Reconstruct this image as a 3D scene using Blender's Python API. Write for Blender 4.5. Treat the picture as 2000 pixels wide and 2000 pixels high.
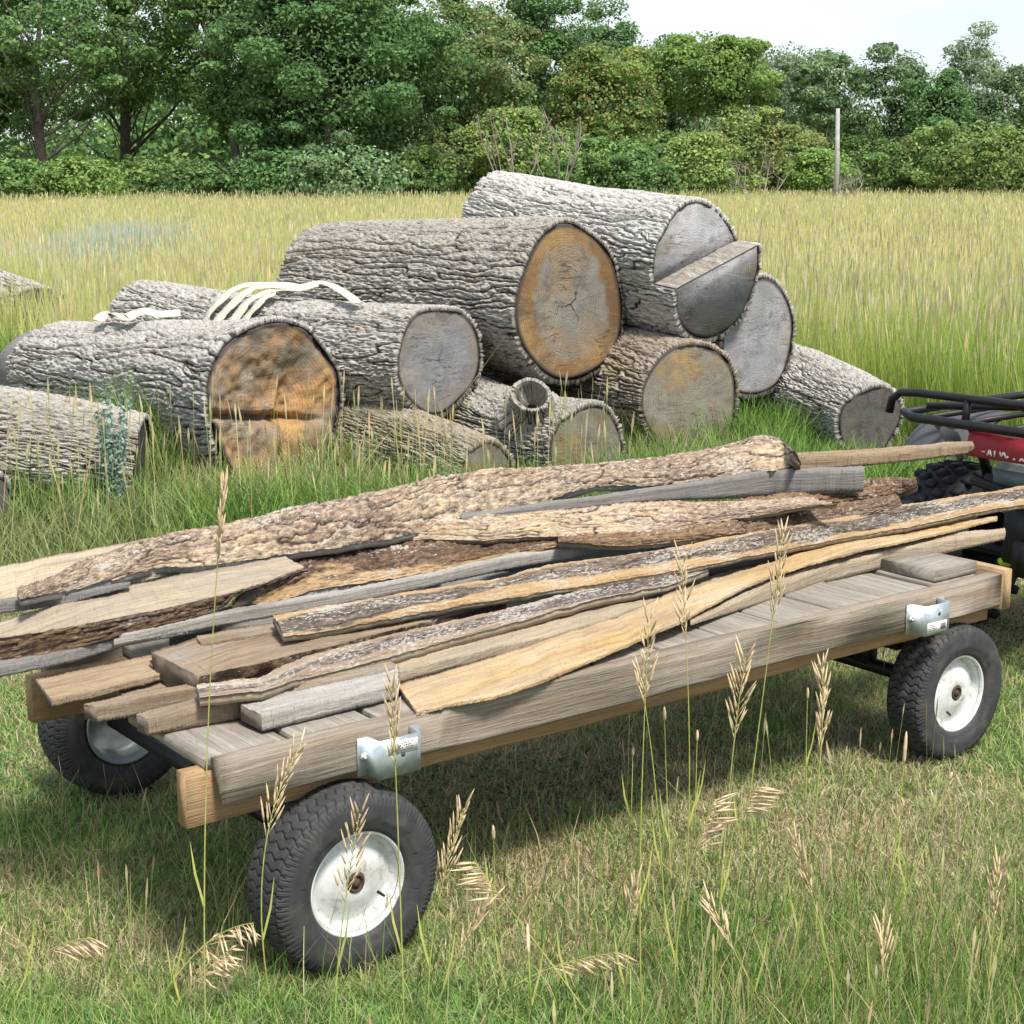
import bpy, bmesh, math, random
import numpy as np
from mathutils import Vector, Matrix
R = math.radians
rng = np.random.default_rng(7)
random.seed(7)
for o in list(bpy.data.objects): bpy.data.objects.remove(o)
SC = bpy.context.scene
COL = SC.collection

# ---------------------------------------------------------------- camera
FPX, CH, HOR = 3200.0, 1.68, 335.0
PIT = math.atan((1000-HOR)/FPX)
cd = bpy.data.cameras.new('camera'); cam = bpy.data.objects.new('camera', cd); COL.objects.link(cam)
cd.sensor_width = 36; cd.lens = 36*FPX/2000; cd.clip_end = 3000; cd.clip_start = 0.05
cam.location = (0, 0, CH); cam.rotation_euler = (math.pi/2-PIT, 0, 0)
SC.camera = cam
SC.render.resolution_x = SC.render.resolution_y = 1024

# ---------------------------------------------------------------- light
SUN_EL, SUN_AZ = 60, 150            # degrees; azimuth clockwise from +Y (behind the camera, to its right)
w = bpy.data.worlds.new('World'); SC.world = w; w.use_nodes = True
nt = w.node_tree; nt.nodes.clear()
def WN(t, **k):
    n = nt.nodes.new(t)
    for a, b in k.items(): setattr(n, a, b)
    return n
sky = WN('ShaderNodeTexSky', sky_type='NISHITA', sun_disc=False, sun_elevation=R(SUN_EL), sun_rotation=R(SUN_AZ), air_density=1.0, dust_density=1.5)
tc = WN('ShaderNodeTexCoord'); mp = WN('ShaderNodeMapping'); mp.inputs['Scale'].default_value = (1.0, 1.0, 4.5)
nz = WN('ShaderNodeTexNoise'); nz.inputs['Scale'].default_value = 1.6; nz.inputs['Detail'].default_value = 7; nz.inputs['Roughness'].default_value = .55
rp = WN('ShaderNodeValToRGB'); rp.color_ramp.elements[0].position = .40; rp.color_ramp.elements[1].position = .60
bgS = WN('ShaderNodeBackground'); bgS.inputs[1].default_value = .12
bgC = WN('ShaderNodeBackground'); bgC.inputs[0].default_value = (.86, .95, 1, 1); bgC.inputs[1].default_value = .76
mx = WN('ShaderNodeMixShader'); out = WN('ShaderNodeOutputWorld')
L = nt.links.new
L(tc.outputs['Generated'], mp.inputs[0]); L(mp.outputs[0], nz.inputs[0]); L(nz.outputs[0], rp.inputs[0])
L(sky.outputs[0], bgS.inputs[0]); L(rp.outputs[0], mx.inputs[0]); L(bgS.outputs[0], mx.inputs[1]); L(bgC.outputs[0], mx.inputs[2]); L(mx.outputs[0], out.inputs[0])
sl = bpy.data.lights.new('sun', 'SUN'); sun = bpy.data.objects.new('sun', sl); COL.objects.link(sun)
sl.energy = 3.9; sl.angle = R(12); sl.color = (1, .95, .86)
sun.location = (6, -8, 12)
sdir = Vector((math.sin(R(SUN_AZ))*math.cos(R(SUN_EL)), math.cos(R(SUN_AZ))*math.cos(R(SUN_EL)), math.sin(R(SUN_EL))))
sun.rotation_euler = (-sdir).to_track_quat('-Z', 'Y').to_euler()
SC.view_settings.view_transform = 'Standard'; SC.view_settings.look = 'None'
SC.view_settings.exposure = 0.62; SC.view_settings.gamma = 1

# ---------------------------------------------------------------- camera geometry helpers (photo measurements -> world)
_c, _s = math.cos(PIT), math.sin(PIT)
def ray(px, py):
    a = (px-1000)/FPX; b = -(py-1000)/FPX
    return np.array([a, _c+b*_s, -_s+b*_c])
CP = np.array([0, 0, CH])
def uz(px, py, z): d = ray(px, py); return CP+d*((z-CH)/d[2])
def uy(px, py, Y): d = ray(px, py); return CP+d*(Y/d[1])

# ---------------------------------------------------------------- object helpers
def tag(o, label=None, cat=None, group=None, kind=None):
    if label: o['label'] = label
    if cat: o['category'] = cat
    if group: o['group'] = group
    if kind: o['kind'] = kind
    return o
def empty(name, loc=(0, 0, 0), rz=0, parent=None):
    o = bpy.data.objects.new(name, None); COL.objects.link(o); o.location = loc; o.rotation_euler = (0, 0, rz)
    o.empty_display_size = .1
    if parent: o.parent = parent
    return o
def mk(name, V, Q, mat, parent=None, uv=None, attrs=None, cols=None, ngons=None, smooth=True, origin=None):
    """V (n,3); Q (m,k) int array of equal faces; ngons: extra faces as lists; uv per VERTEX (n,2); attrs float per vertex; cols rgb per vertex"""
    V = np.asarray(V, dtype=np.float64)
    org = np.zeros(3) if origin is None else np.asarray(origin, float)
    me = bpy.data.meshes.new(name)
    Q = np.asarray(Q, dtype=np.int64)
    lv = Q.ravel() if Q.size else np.zeros(0, int)
    k = Q.shape[1] if Q.size else 4
    tot = np.full(len(Q) if Q.size else 0, k)
    if ngons:
        lv = np.concatenate([lv]+[np.asarray(g) for g in ngons]); tot = np.concatenate([tot, [len(g) for g in ngons]])
    st = np.concatenate([[0], np.cumsum(tot)[:-1]])
    me.vertices.add(len(V)); me.vertices.foreach_set('co', (V-org).ravel())
    me.loops.add(len(lv)); me.loops.foreach_set('vertex_index', lv.astype(np.int32))
    me.polygons.add(len(tot)); me.polygons.foreach_set('loop_start', st.astype(np.int32)); me.polygons.foreach_set('loop_total', tot.astype(np.int32))
    me.update(calc_edges=True)
    if smooth: me.polygons.foreach_set('use_smooth', np.ones(len(tot), bool))
    if uv is not None:
        l = me.uv_layers.new(name='UVMap'); l.data.foreach_set('uv', np.asarray(uv)[lv].ravel().astype(np.float32))
    for n_, a in (attrs or {}).items():
        at = me.attributes.new(n_, 'FLOAT', 'POINT'); at.data.foreach_set('value', np.asarray(a, dtype=np.float32))
    if cols is not None:
        at = me.attributes.new('col', 'FLOAT_COLOR', 'POINT'); c4 = np.ones((len(V), 4), np.float32); c4[:, :3] = cols; at.data.foreach_set('color', c4.ravel())
    me.validate(verbose=False)
    if mat: me.materials.append(mat)
    o = bpy.data.objects.new(name, me); COL.objects.link(o)
    o.location = org
    if parent: o.parent = parent; 
    return o
def gridQ(n, m, closed=False):
    """n rows, m columns; closed wraps columns"""
    i = np.arange(n-1)[:, None]; mm = m if closed else m-1
    j = np.arange(mm)[None, :]; j2 = (j+1) % m
    return np.stack([i*m+j, i*m+j2, (i+1)*m+j2, (i+1)*m+j], -1).reshape(-1, 4)
class MB:
    """collects boxes / tubes / lathes into one mesh"""
    def __init__(s): s.V = []; s.F = []; s.UV = []; s.n = 0
    def add(s, V, F, UV=None):
        V = np.asarray(V, float)
        s.V.append(V); s.F += [[int(i)+s.n for i in f] for f in F]
        s.UV.append(np.asarray(UV, float) if UV is not None else V[:, :2]); s.n += len(V); return s
    def tube(s, P, rad, k=8, cap=True):
        P = np.asarray(P, float); n = len(P); rad = np.broadcast_to(np.asarray(rad, float), (n,))
        T = np.gradient(P, axis=0); T /= np.linalg.norm(T, axis=1)[:, None]+1e-9
        ref = np.array([0, 0, 1.]) if abs(T[0][2]) < .9 else np.array([1., 0, 0])
        A = np.cross(T, ref); A /= np.linalg.norm(A, axis=1)[:, None]+1e-9; B = np.cross(T, A)
        th = np.linspace(0, 2*np.pi, k, endpoint=False)
        V = P[:, None]+rad[:, None, None]*(np.cos(th)[None, :, None]*A[:, None]+np.sin(th)[None, :, None]*B[:, None])
        Ls = np.concatenate([[0], np.cumsum(np.linalg.norm(np.diff(P, axis=0), axis=1))])
        UV = np.stack([np.repeat(Ls, k), np.tile(th*rad.mean(), n)], 1)
        F = [list(q) for q in gridQ(n, k, True)]
        if cap: F += [list(range(k))[::-1], [(n-1)*k+i for i in range(k)]]
        return s.add(V.reshape(-1, 3), F, UV)
    def box(s, c, d, rot=None):
        c = np.array(c, float); d = np.array(d, float)/2
        V = np.array([[x, y, z] for z in (-1, 1) for y in (-1, 1) for x in (-1, 1)])*d
        if rot is not None: V = V@np.array(rot).T
        return s.add(V+c, [[0, 2, 3, 1], [4, 5, 7, 6], [0, 1, 5, 4], [2, 6, 7, 3], [0, 4, 6, 2], [1, 3, 7, 5]])
    def build(s, name, mat, parent=None, bevel=0, smooth=False, origin=None):
        V = np.concatenate(s.V); UV = np.concatenate(s.UV)
        o = mk(name, V, np.zeros((0, 4), int), mat, parent, uv=UV, ngons=s.F, smooth=smooth, origin=origin)
        if bevel:
            bm = bmesh.new(); bm.from_mesh(o.data)
            bmesh.ops.bevel(bm, geom=[e for e in bm.edges if len(e.link_faces) == 2 and e.calc_face_angle(0) > .6], offset=bevel, segments=2, affect='EDGES', clamp_overlap=True)
            bm.to_mesh(o.data); bm.free()
        return o
# value noise in numpy
def _h(i, j, s):
    n = (i.astype(np.int64)*374761393+j.astype(np.int64)*668265263+s*1442695041) & 0x7fffffff
    n = ((n ^ (n >> 13))*1274126177) & 0x7fffffff
    n = ((n ^ (n >> 16))*(n*15731+789221 & 0x7fffffff)) & 0x7fffffff
    return (n % 100003)/100003.*2-1
def vn(x, y, s=0, per=None):
    xi = np.floor(x); yi = np.floor(y); fx = x-xi; fy = y-yi
    fx = fx*fx*fx*(fx*(fx*6-15)+10); fy = fy*fy*fy*(fy*(fy*6-15)+10)
    a, b = yi, yi+1
    if per: a, b = a % per, b % per
    return (_h(xi, a, s)*(1-fx)+_h(xi+1, a, s)*fx)*(1-fy)+(_h(xi, b, s)*(1-fx)+_h(xi+1, b, s)*fx)*fy
def fbm(x, y, s=0, oc=4, per=None):
    r = 0; a = 1; t = 0
    for k in range(oc):
        r = r+a*vn(x*2**k, y*2**k, s+k*17, per*2**k if per else None); t += a; a *= .5
    return r/t
def sstep(a, b, x): t = np.clip((x-a)/(b-a), 0, 1); return t*t*(3-2*t)

# ---------------------------------------------------------------- materials
class M:
    def __init__(s, name, rough=.8, spec=.3):
        s.m = bpy.data.materials.new(name); s.m.use_nodes = True; s.t = s.m.node_tree
        s.b = s.t.nodes['Principled BSDF']; s.o = s.t.nodes['Material Output']
        s.b.inputs['Roughness'].default_value = rough; s.b.inputs['Specular IOR Level'].default_value = spec
    def n(s, typ, ins=None, **pr):
        n = s.t.nodes.new('ShaderNode'+typ)
        for a, b in pr.items(): setattr(n, a, b)
        for k, v in (ins or {}).items():
            if isinstance(v, bpy.types.NodeSocket): s.t.links.new(v, n.inputs[k])
            else:
                if isinstance(v, tuple) and len(v) == 3 and n.inputs[k].type == 'RGBA': v = (*v, 1)
                n.inputs[k].default_value = v
        return n
    def uv(s, sx=1, sy=1, off=0):
        u = s.n('UVMap'); return s.n('Mapping', {0: u.outputs[0], 'Scale': (sx, sy, 1), 'Location': (off, off*.37, 0)}).outputs[0]
    def obj(s, sc=(1, 1, 1), off=0):
        u = s.n('TexCoord'); return s.n('Mapping', {0: u.outputs['Object'], 'Scale': sc, 'Location': (off, off, off)}).outputs[0]
    def noise(s, vec, scale=1, det=4, rough=.6, dist=0): return s.n('TexNoise', {'Vector': vec, 'Scale': scale, 'Detail': det, 'Roughness': rough, 'Distortion': dist}).outputs[0]
    def mr(s, v, a, b, c=0, d=1): return s.n('MapRange', {0: v, 1: a, 2: b, 3: c, 4: d}).outputs[0]
    def mix(s, f, a, b, mode='MIX'):
        n = s.n('MixRGB', {0: f, 1: a, 2: b}, blend_type=mode); return n.outputs[0]
    def math(s, op, a, b=0, c=0): return s.n('Math', {0: a, 1: b, 2: c}, operation=op).outputs[0]
    def attr(s, nm, o='Fac'): return s.n('Attribute', attribute_name=nm).outputs[o]
    def col(s, c): 
        if isinstance(c, bpy.types.NodeSocket): s.t.links.new(c, s.b.inputs['Base Color'])
        else: s.b.inputs['Base Color'].default_value = (*c, 1)
        return s
    def bump(s, h, st=.5, d=.01):
        b = s.n('Bump', {'Strength': st, 'Distance': d, 'Height': h}); s.t.links.new(b.outputs[0], s.b.inputs['Normal']); return s
    def ro(s, v): s.t.links.new(v, s.b.inputs['Roughness']); return s

def mat_log_bark(name, light=(.43, .40, .37), dark=(.075, .055, .042), warm=(.28, .2, .14), moss=0., seed=0):
    m = M(name, .95, .15); uv = m.uv(1, 1, seed*3.1)
    h = m.attr('h')
    fine = m.noise(m.uv(22, 110, seed), 1, 6, .75)
    big = m.noise(uv, 3.0, 3, .6); med = m.noise(m.uv(9, 40, seed+4), 1, 5, .75)
    c = m.mix(m.mr(med, .42, .7), light, warm)
    c = m.mix(m.mr(big, .4, .75, 0, .7), light, c)
    c = m.mix(m.mr(fine, .5, .68, 0, .6), c, (min(.72, light[0]*1.4), min(.71, light[1]*1.41), min(.69, light[2]*1.42)))
    c = m.mix(m.mr(fine, .5, .36, 0, .85), c, (dark[0]*2.2, dark[1]*2.2, dark[2]*2.2))
    c = m.mix(m.mr(h, .1, .45), dark, c)
    c = m.mix(m.mr(m.noise(m.uv(1.7, 3.2, seed+30), 1, 4, .7), .6, .68, 0, .55), c, m.mix(m.mr(med, .3, .7), (.33, .235, .15), (.2, .13, .08)))
    if moss: c = m.mix(m.mr(m.noise(uv, 4, 5, .7), .52, .7, 0, moss), c, (.2, .17, .04))
    m.col(c).bump(m.math('ADD', fine, med), 1., .016)
    return m.m
def mat_wood(name, a=(.42, .38, .33), b=(.2, .16, .12), streak=1., saw=.3, blotch=None, bl_amt=.5, seed=0, rough=.85, warm=None, dirt=.4):
    m = M(name, rough, .2)
    g1 = m.noise(m.uv(1.6, 42, seed), 1, 6, .68, .4); g2 = m.noise(m.uv(7, 190, seed+2), 1, 4, .7)
    big = m.noise(m.uv(2.0, 7, seed+5), 1, 4, .6)
    c = m.mix(m.mr(g1, .34, .68, 0, streak), a, b)
    if warm: c = m.mix(m.mr(big, .38, .62), c, m.mix(m.mr(g1, .3, .7), warm, (warm[0]*.55, warm[1]*.5, warm[2]*.45)))
    if blotch: c = m.mix(m.mr(m.noise(m.uv(3.5, 12, seed+9), 1, 5, .7), .5, .68, 0, bl_amt), c, blotch)
    c = m.mix(m.mr(g2, .45, .72, 0, .55), c, (b[0]*.55, b[1]*.55, b[2]*.55))
    c = m.mix(m.mr(m.noise(m.uv(1.1, 5, seed+15), 1, 5, .7), .5, .72, 0, .6), c, (.15, .12, .095))
    c = m.mix(m.mr(sw0 := m.noise(m.uv(90, 2.5, seed+6), 1, 3, .7), .55, .75, 0, saw*.5), c, (b[0]*.8, b[1]*.8, b[2]*.8))
    c = m.mix(m.mr(m.noise(m.uv(30, 60, seed+3), 1, 3, .8), .56, .75, 0, dirt), c, (.07, .055, .04))
    sw = m.noise(m.uv(130, 3, seed+6), 1, 3, .7)
    m.col(c).bump(m.math('ADD', m.math('ADD', m.math('MULTIPLY', g1, 1.), m.math('MULTIPLY', g2, .7)), m.math('MULTIPLY', sw, saw)), .7, .006)
    return m.m
def mat_slab_bark(name, a=(.46, .3, .14), b=(.2, .115, .062), lich=.3, seed=0, dark=(.045, .03, .022), wood=None, woodamt=0.):
    m = M(name, .93, .15)
    h = m.attr('h')
    n1 = m.noise(m.uv(9, 26, seed), 1, 5, .72); n2 = m.noise(m.uv(34, 95, seed+3), 1, 4, .75); big = m.noise(m.uv(1.6, 6, seed+7), 1, 3, .6)
    c = m.mix(m.mr(n1, .35, .65), a, b)
    c = m.mix(m.mr(big, .42, .6, 0, .8), c, (b[0]*.9, b[1]*.9, b[2]*1.0))
    c = m.mix(m.mr(m.noise(m.uv(3.2, 11, seed+17), 1, 5, .75), .5, .66, 0, .75), c, m.mix(m.mr(n2, .4, .6), (b[0]*.45, b[1]*.45, b[2]*.5), (.34, .31, .28)))
    c = m.mix(m.mr(n2, .5, .7, 0, .7), c, (min(a[0]*1.5, .75), min(a[1]*1.55, .6), min(a[2]*1.8, .42)))
    c = m.mix(m.mr(n2, .48, .3, 0, .85), c, dark)
    c = m.mix(m.mr(h, .1, .5), dark, c)
    if wood:
        vn_ = m.attr('vn'); edge = m.math('ABSOLUTE', m.math('SUBTRACT', vn_, .5))
        f = m.math('ADD', m.math('MULTIPLY', edge, 2.2), m.math('MULTIPLY', m.math('SUBTRACT', m.noise(m.uv(2.2, 9, seed+11), 1, 5, .65), .5), 2.4))
        wd = m.mix(m.mr(m.noise(m.uv(1.5, 45, seed+13), 1, 5, .65), .35, .7), wood, (wood[0]*.6, wood[1]*.5, wood[2]*.42))
        c = m.mix(m.mr(f, .78-woodamt, .9-woodamt), c, wd)
    lm = m.mr(m.math('ADD', m.noise(m.uv(4.5, 13, seed+21), 1, 3, .6), m.math('MULTIPLY', m.math('SUBTRACT', m.noise(m.uv(55, 120, seed+22), 1, 3, .8), .5), 1.5)), .72-lich*.2, .80-lich*.2)
    c = m.mix(m.math('MULTIPLY', lm, .7), c, (.46, .44, .4))
    m.col(c).bump(m.math('ADD', n1, m.math('MULTIPLY', n2, .8)), 1., .009)
    return m.m
def mat_face(name, gray=(.24, .235, .225), ochre=(.42, .25, .09), amt=.5, ring=.0, seed=0, streak=.5, dark=(.06, .05, .045), wet=0, star=0.):
    """sawn log end; UV = unit disc"""
    m = M(name, .75, .25)
    u = m.n('UVMap').outputs[0]
    ln = m.n('VectorMath', {0: u}, operation='LENGTH').outputs['Value']
    dr = m.n('VectorMath', {0: u}, operation='NORMALIZE').outputs[0]
    def nzv(v, sc, off, det=4, ro=.6):
        mm = m.n('Mapping', {0: v, 'Location': (off+seed*1.7, off*.7, seed*2.3), 'Scale': (sc, sc, sc)}).outputs[0]
        return m.noise(mm, 1, det, ro)
    blot = nzv(u, 1.3, 2, 5, .6)
    rad = nzv(dr, 9, 4, 4, .75); rad2 = nzv(dr, 30, 8, 2, .7); fine = nzv(u, 14, 5, 5, .7)
    mk_ = m.mr(blot, .62-amt*.35, .78-amt*.35)
    if ring: 
        rg = m.mr(m.math('ADD', ln, m.math('MULTIPLY', m.math('SUBTRACT', nzv(u, 2, 27, 4, .6), .5), .5)), .66, .76); mk_ = m.math('MAXIMUM', m.math('MULTIPLY', rg, ring), m.math('MULTIPLY', mk_, .5))
    oc = m.mix(m.mr(fine, .35, .7), ochre, (ochre[0]*1.35, ochre[1]*1.3, ochre[2]*1.25))
    oc = m.mix(m.mr(blot, .4, .6), (ochre[0]*.6, ochre[1]*.5, ochre[2]*.45), oc)
    c = m.mix(m.mr(nzv(u, 3, 9, 5, .65), .35, .7), gray, (gray[0]*1.55, gray[1]*1.56, gray[2]*1.6))
    c = m.mix(mk_, c, oc)
    c = m.mix(m.mr(rad, .52, .8, 0, streak*.6), c, (c_ := (gray[0]*.55, gray[1]*.5, gray[2]*.45)))
    c = m.mix(m.mr(rad2, .56, .75, 0, .2), c, (.5, .42, .3))
    rr = m.math('ADD', ln, m.math('MULTIPLY', nzv(u, 2.5, 3), .22))
    wv = m.math('SINE', m.math('MULTIPLY', rr, 175))
    c = m.mix(m.mr(m.math('MULTIPLY', wv, nzv(u, 4, 17)), .05, .5, 0, .42), c, (.09, .07, .05))
    c = m.mix(m.mr(nzv(u, 2.1, 21, 6, .7), .53, .68, 0, .75), c, (gray[0]*.5, gray[1]*.48, gray[2]*.46))
    c = m.mix(m.mr(nzv(m.n('VectorMath', {0: u, 1: (1, 2.6, 1)}, operation='MULTIPLY').outputs[0], 3.1, 33, 6, .8), .56, .74, 0, .45), c, (min(.5, gray[0]*2.), min(.48, gray[1]*2.), min(.46, gray[2]*2.)))
    sp = m.n('SeparateXYZ', {0: u}); an = m.math('ARCTAN2', sp.outputs[1], sp.outputs[0])
    arms = m.math('ABSOLUTE', m.math('SINE', m.math('ADD', m.math('MULTIPLY', an, 1.5), m.math('MULTIPLY', nzv(u, 3.2, 41, 4, .7), 3.2))))
    ck = m.math('MULTIPLY', arms, ln)
    ckm = m.math('MULTIPLY', m.mr(ck, .005, .02, 1, 0), m.mr(m.math('ADD', ln, m.math('MULTIPLY', nzv(dr, 1.7, 44), .9)), .62, .95, 1, 0))
    c = m.mix(m.math('MULTIPLY', ckm, star), c, (.03, .026, .022))
    sm = m.n('Mapping', {0: u, 'Rotation': (0, 0, .5+seed), 'Scale': (3, 42, 1)}).outputs[0]; sawm = m.noise(sm, 1, 3, .7)
    c = m.mix(m.mr(sawm, .5, .75, 0, .4), c, (gray[0]*.55, gray[1]*.53, gray[2]*.5))
    lc = m.n('Mapping', {0: u, 'Rotation': (0, 0, 1.1+seed*.9), 'Scale': (.9, 7, 1), 'Location': (seed, 0, 0)}).outputs[0]; lcn = m.math('ABSOLUTE', m.math('SUBTRACT', m.noise(lc, 1, 3, .6), .5))
    c = m.mix(m.math('MULTIPLY', m.mr(lcn, .004, .02, 1, 0), m.mr(nzv(u, 1.6, 61), .5, .62, 0, .75)), c, (.05, .04, .032))
    c = m.mix(m.mr(ln, .93, .975), c, dark)
    m.col(c).bump(m.math('ADD', m.math('MULTIPLY', wv, .05), m.math('SUBTRACT', m.math('ADD', rad, fine), ckm)), .35, .01)
    return m.m
def plain(name, c, rough=.6, metal=0, var=.25, scale=18, spec=.4, bump=.1, dirt=None, dirt_amt=.4):
    m = M(name, rough, spec); m.b.inputs['Metallic'].default_value = metal
    n1 = m.noise(m.obj(), scale, 5, .65)
    k = m.mix(m.mr(n1, .3, .7), tuple(x*(1-var) for x in c), tuple(min(1, x*(1+var)) for x in c))
    if dirt: k = m.mix(m.mr(m.noise(m.obj(off=3), scale*.35, 6, .7), .5, .68, 0, dirt_amt), k, dirt)
    m.col(k).ro(m.mr(n1, .3, .7, max(0, rough-.12), min(1, rough+.12))).bump(n1, bump, .003)
    return m.m
def mat_foliage(name, trans=.35, rough=.6):
    m = M(name, rough, .25); c = m.attr('col', 'Color')
    m.col(c)
    tr = m.n('BsdfTranslucent', {0: c}); ms = m.n('MixShader', {0: trans, 1: m.b.outputs[0], 2: tr.outputs[0]})
    m.t.links.new(ms.outputs[0], m.o.inputs[0]); return m.m
MGRASS = mat_foliage('grass_blades', .35, .55)
MLEAF = mat_foliage('leaves', .42, .85)

# ---------------------------------------------------------------- cart frame (used by cart and load)
A0 = np.array([-0.5807, 3.0905]); CA = R(37.476)
DV = np.array([math.cos(CA), math.sin(CA)]); NV = np.array([-DV[1], DV[0]])
def CW(s, n, z=0): p = A0+DV*s+NV*n; return np.array([p[0], p[1], z])

# ================================================================ SETTING
def ground():
    m = M('soil_and_thatch', .98, .1)
    p = m.obj()
    n1 = m.noise(p, 1.1, 5, .6); n2 = m.noise(p, 45, 5, .75); n3 = m.noise(p, 9, 4, .7)
    c = m.mix(m.mr(n1, .4, .62), (.2, .2, .09), (.34, .29, .18))
    c = m.mix(m.mr(n3, .45, .65), c, (.1, .12, .035))
    c = m.mix(m.mr(n2, .5, .7, 0, .8), c, (.05, .042, .022))
    m.col(c).bump(n2, .8, .02)
    g = 90; xs = np.sign(np.linspace(-1, 1, g))*np.abs(np.linspace(-1, 1, g))**3*900; ys = 8+np.sign(np.linspace(-1, 1, g))*np.abs(np.linspace(-1, 1, g))**3*900
    X, Y = np.meshgrid(xs, ys); V = np.stack([X.ravel(), Y.ravel(), np.zeros(g*g)], 1)
    tag(mk('ground', V, gridQ(g, g), m.m, uv=V[:, :2]), kind='structure')
ground()

def blades(N, P, h, wd, lean, c0, c1, stiff=1.6, seg=3):
    """P (N,2) bases, h (N,), wd (N,), lean (N,) metres the tip moves, colours (N,3) base and tip"""
    wd = np.broadcast_to(np.asarray(wd, float), (N,)); yaw = rng.uniform(0, 2*np.pi, N); fa = rng.uniform(0, np.pi, N)
    d = np.stack([np.cos(yaw), np.sin(yaw)], 1); f = np.stack([np.cos(fa), np.sin(fa)], 1)
    V = np.zeros((N, seg, 2, 3)); C = np.zeros((N, seg, 2, 3))
    for k in range(seg):
        t = k/(seg-1); wk = wd*[1, .85, .12][k] if seg == 3 else wd*(1-t*.9)
        q = P+d*(lean*t**stiff)[:, None]
        zz = np.sqrt(np.maximum((h*t)**2-(lean*t**stiff)**2*.6, (h*t*.3)**2))
        for e, sg in enumerate((-.5, .5)):
            V[:, k, e, :2] = q+f*(wk*sg)[:, None]; V[:, k, e, 2] = zz-(.004 if k == 0 else 0)
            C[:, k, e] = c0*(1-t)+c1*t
    b = np.arange(N)[:, None]*seg*2
    Q = np.concatenate([b+np.array([[2*k, 2*k+1, 2*k+3, 2*k+2]]) for k in range(seg-1)], 0)
    return V.reshape(-1, 3), Q, C.reshape(-1, 3)
def pick(N, cols, wts, var=.22):
    cols = np.array(cols); i = rng.choice(len(cols), N, p=np.array(wts)/sum(wts))
    return cols[i]*rng.uniform(1-var, 1+var, (N, 1))*rng.uniform(.93, 1.07, (N, 3))
def wedge(N, y0, y1, p=1.0, margin=1.15, marg0=.4):
    u = rng.uniform(0, 1, N)
    y = y0*(y1/y0)**u if p == 1 else (y0**(1-p)+u*(y1**(1-p)-y0**(1-p)))**(1/(1-p))
    x = rng.uniform(-1, 1, N)*(y*.3125*margin+marg0)
    return np.stack([x, y], 1)
HEAPX = None
GREEN = [(.15, .25, .06), (.2, .31, .08), (.27, .36, .12), (.1, .19, .06)]
STRAW = [(.5, .42, .25), (.58, .5, .33), (.36, .3, .17), (.44, .4, .2)]

# ================================================================ LOG PILE
LOGS = []       # (name, p0, r0, p1, r1)
def logend(cx, cy, dpx, z=None, Y=None):
    """end centre in the world plus radius. z None & Y None: rests on the ground"""
    if Y is None and z is None:
        z = .3
        for _ in range(12):
            P = uz(cx, cy, z); r = dpx/2/FPX*np.dot(P-CP, [0, _c, -_s]); z = r*.93
        return P, r
    P = uz(cx, cy, z) if z is not None else uy(cx, cy, Y)
    return P, dpx/2/FPX*np.dot(P-CP, [0, _c, -_s])

def log_geo(p0, p1):
    ax = p1-p0; Ln = np.linalg.norm(ax); ax = ax/Ln
    rt = np.cross(ax, [0, 0, 1.]); rt /= np.linalg.norm(rt); up = np.cross(rt, ax)
    return ax, Ln, rt, up
def outline(th, seed, amp=.05):
    return 1+amp*(np.sin(th*2+seed)+.6*np.sin(th*3+seed*2.3)+.35*np.sin(th*5+seed*.7))
def bark_h(U, TH, r, seed, sc=1.0):
    """0 in fissures .. 1 on the plates"""
    per = 4*max(4, int(round(np.pi*r/2/.027*sc)))
    v = TH/(2*np.pi)*per
    w1 = 1.1*vn(U*2.2*sc, v*.25, seed+5, per//4)+.45*vn(U*8*sc, v*.5, seed+6, per//2)+.12*vn(U*30*sc, v, seed+8, per)
    def crack(n_, wid):
        gu, gv = np.gradient(n_); g = np.sqrt((gu)**2+(gv)**2)+.012
        return np.clip(np.abs(n_)/g/wid, 0, 1)
    a = vn(U*2.4*sc+3, v+w1, seed, per); b = vn(U*9*sc+7, v*2+w1*2, seed+40, per*2)
    k = PXU[0]
    h1 = crack(a, 2.6*k); h2 = crack(b, 1.4*k)
    c = vn(U*34*sc, v*4, seed+80, per*4); d = vn(U*8*sc, v*1.5, seed+90)
    return np.clip((h1**.8)*(.4+.6*h2**.7)*(.78+.42*c+.25*d), 0, 1)
PXU = [1.0]
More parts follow.
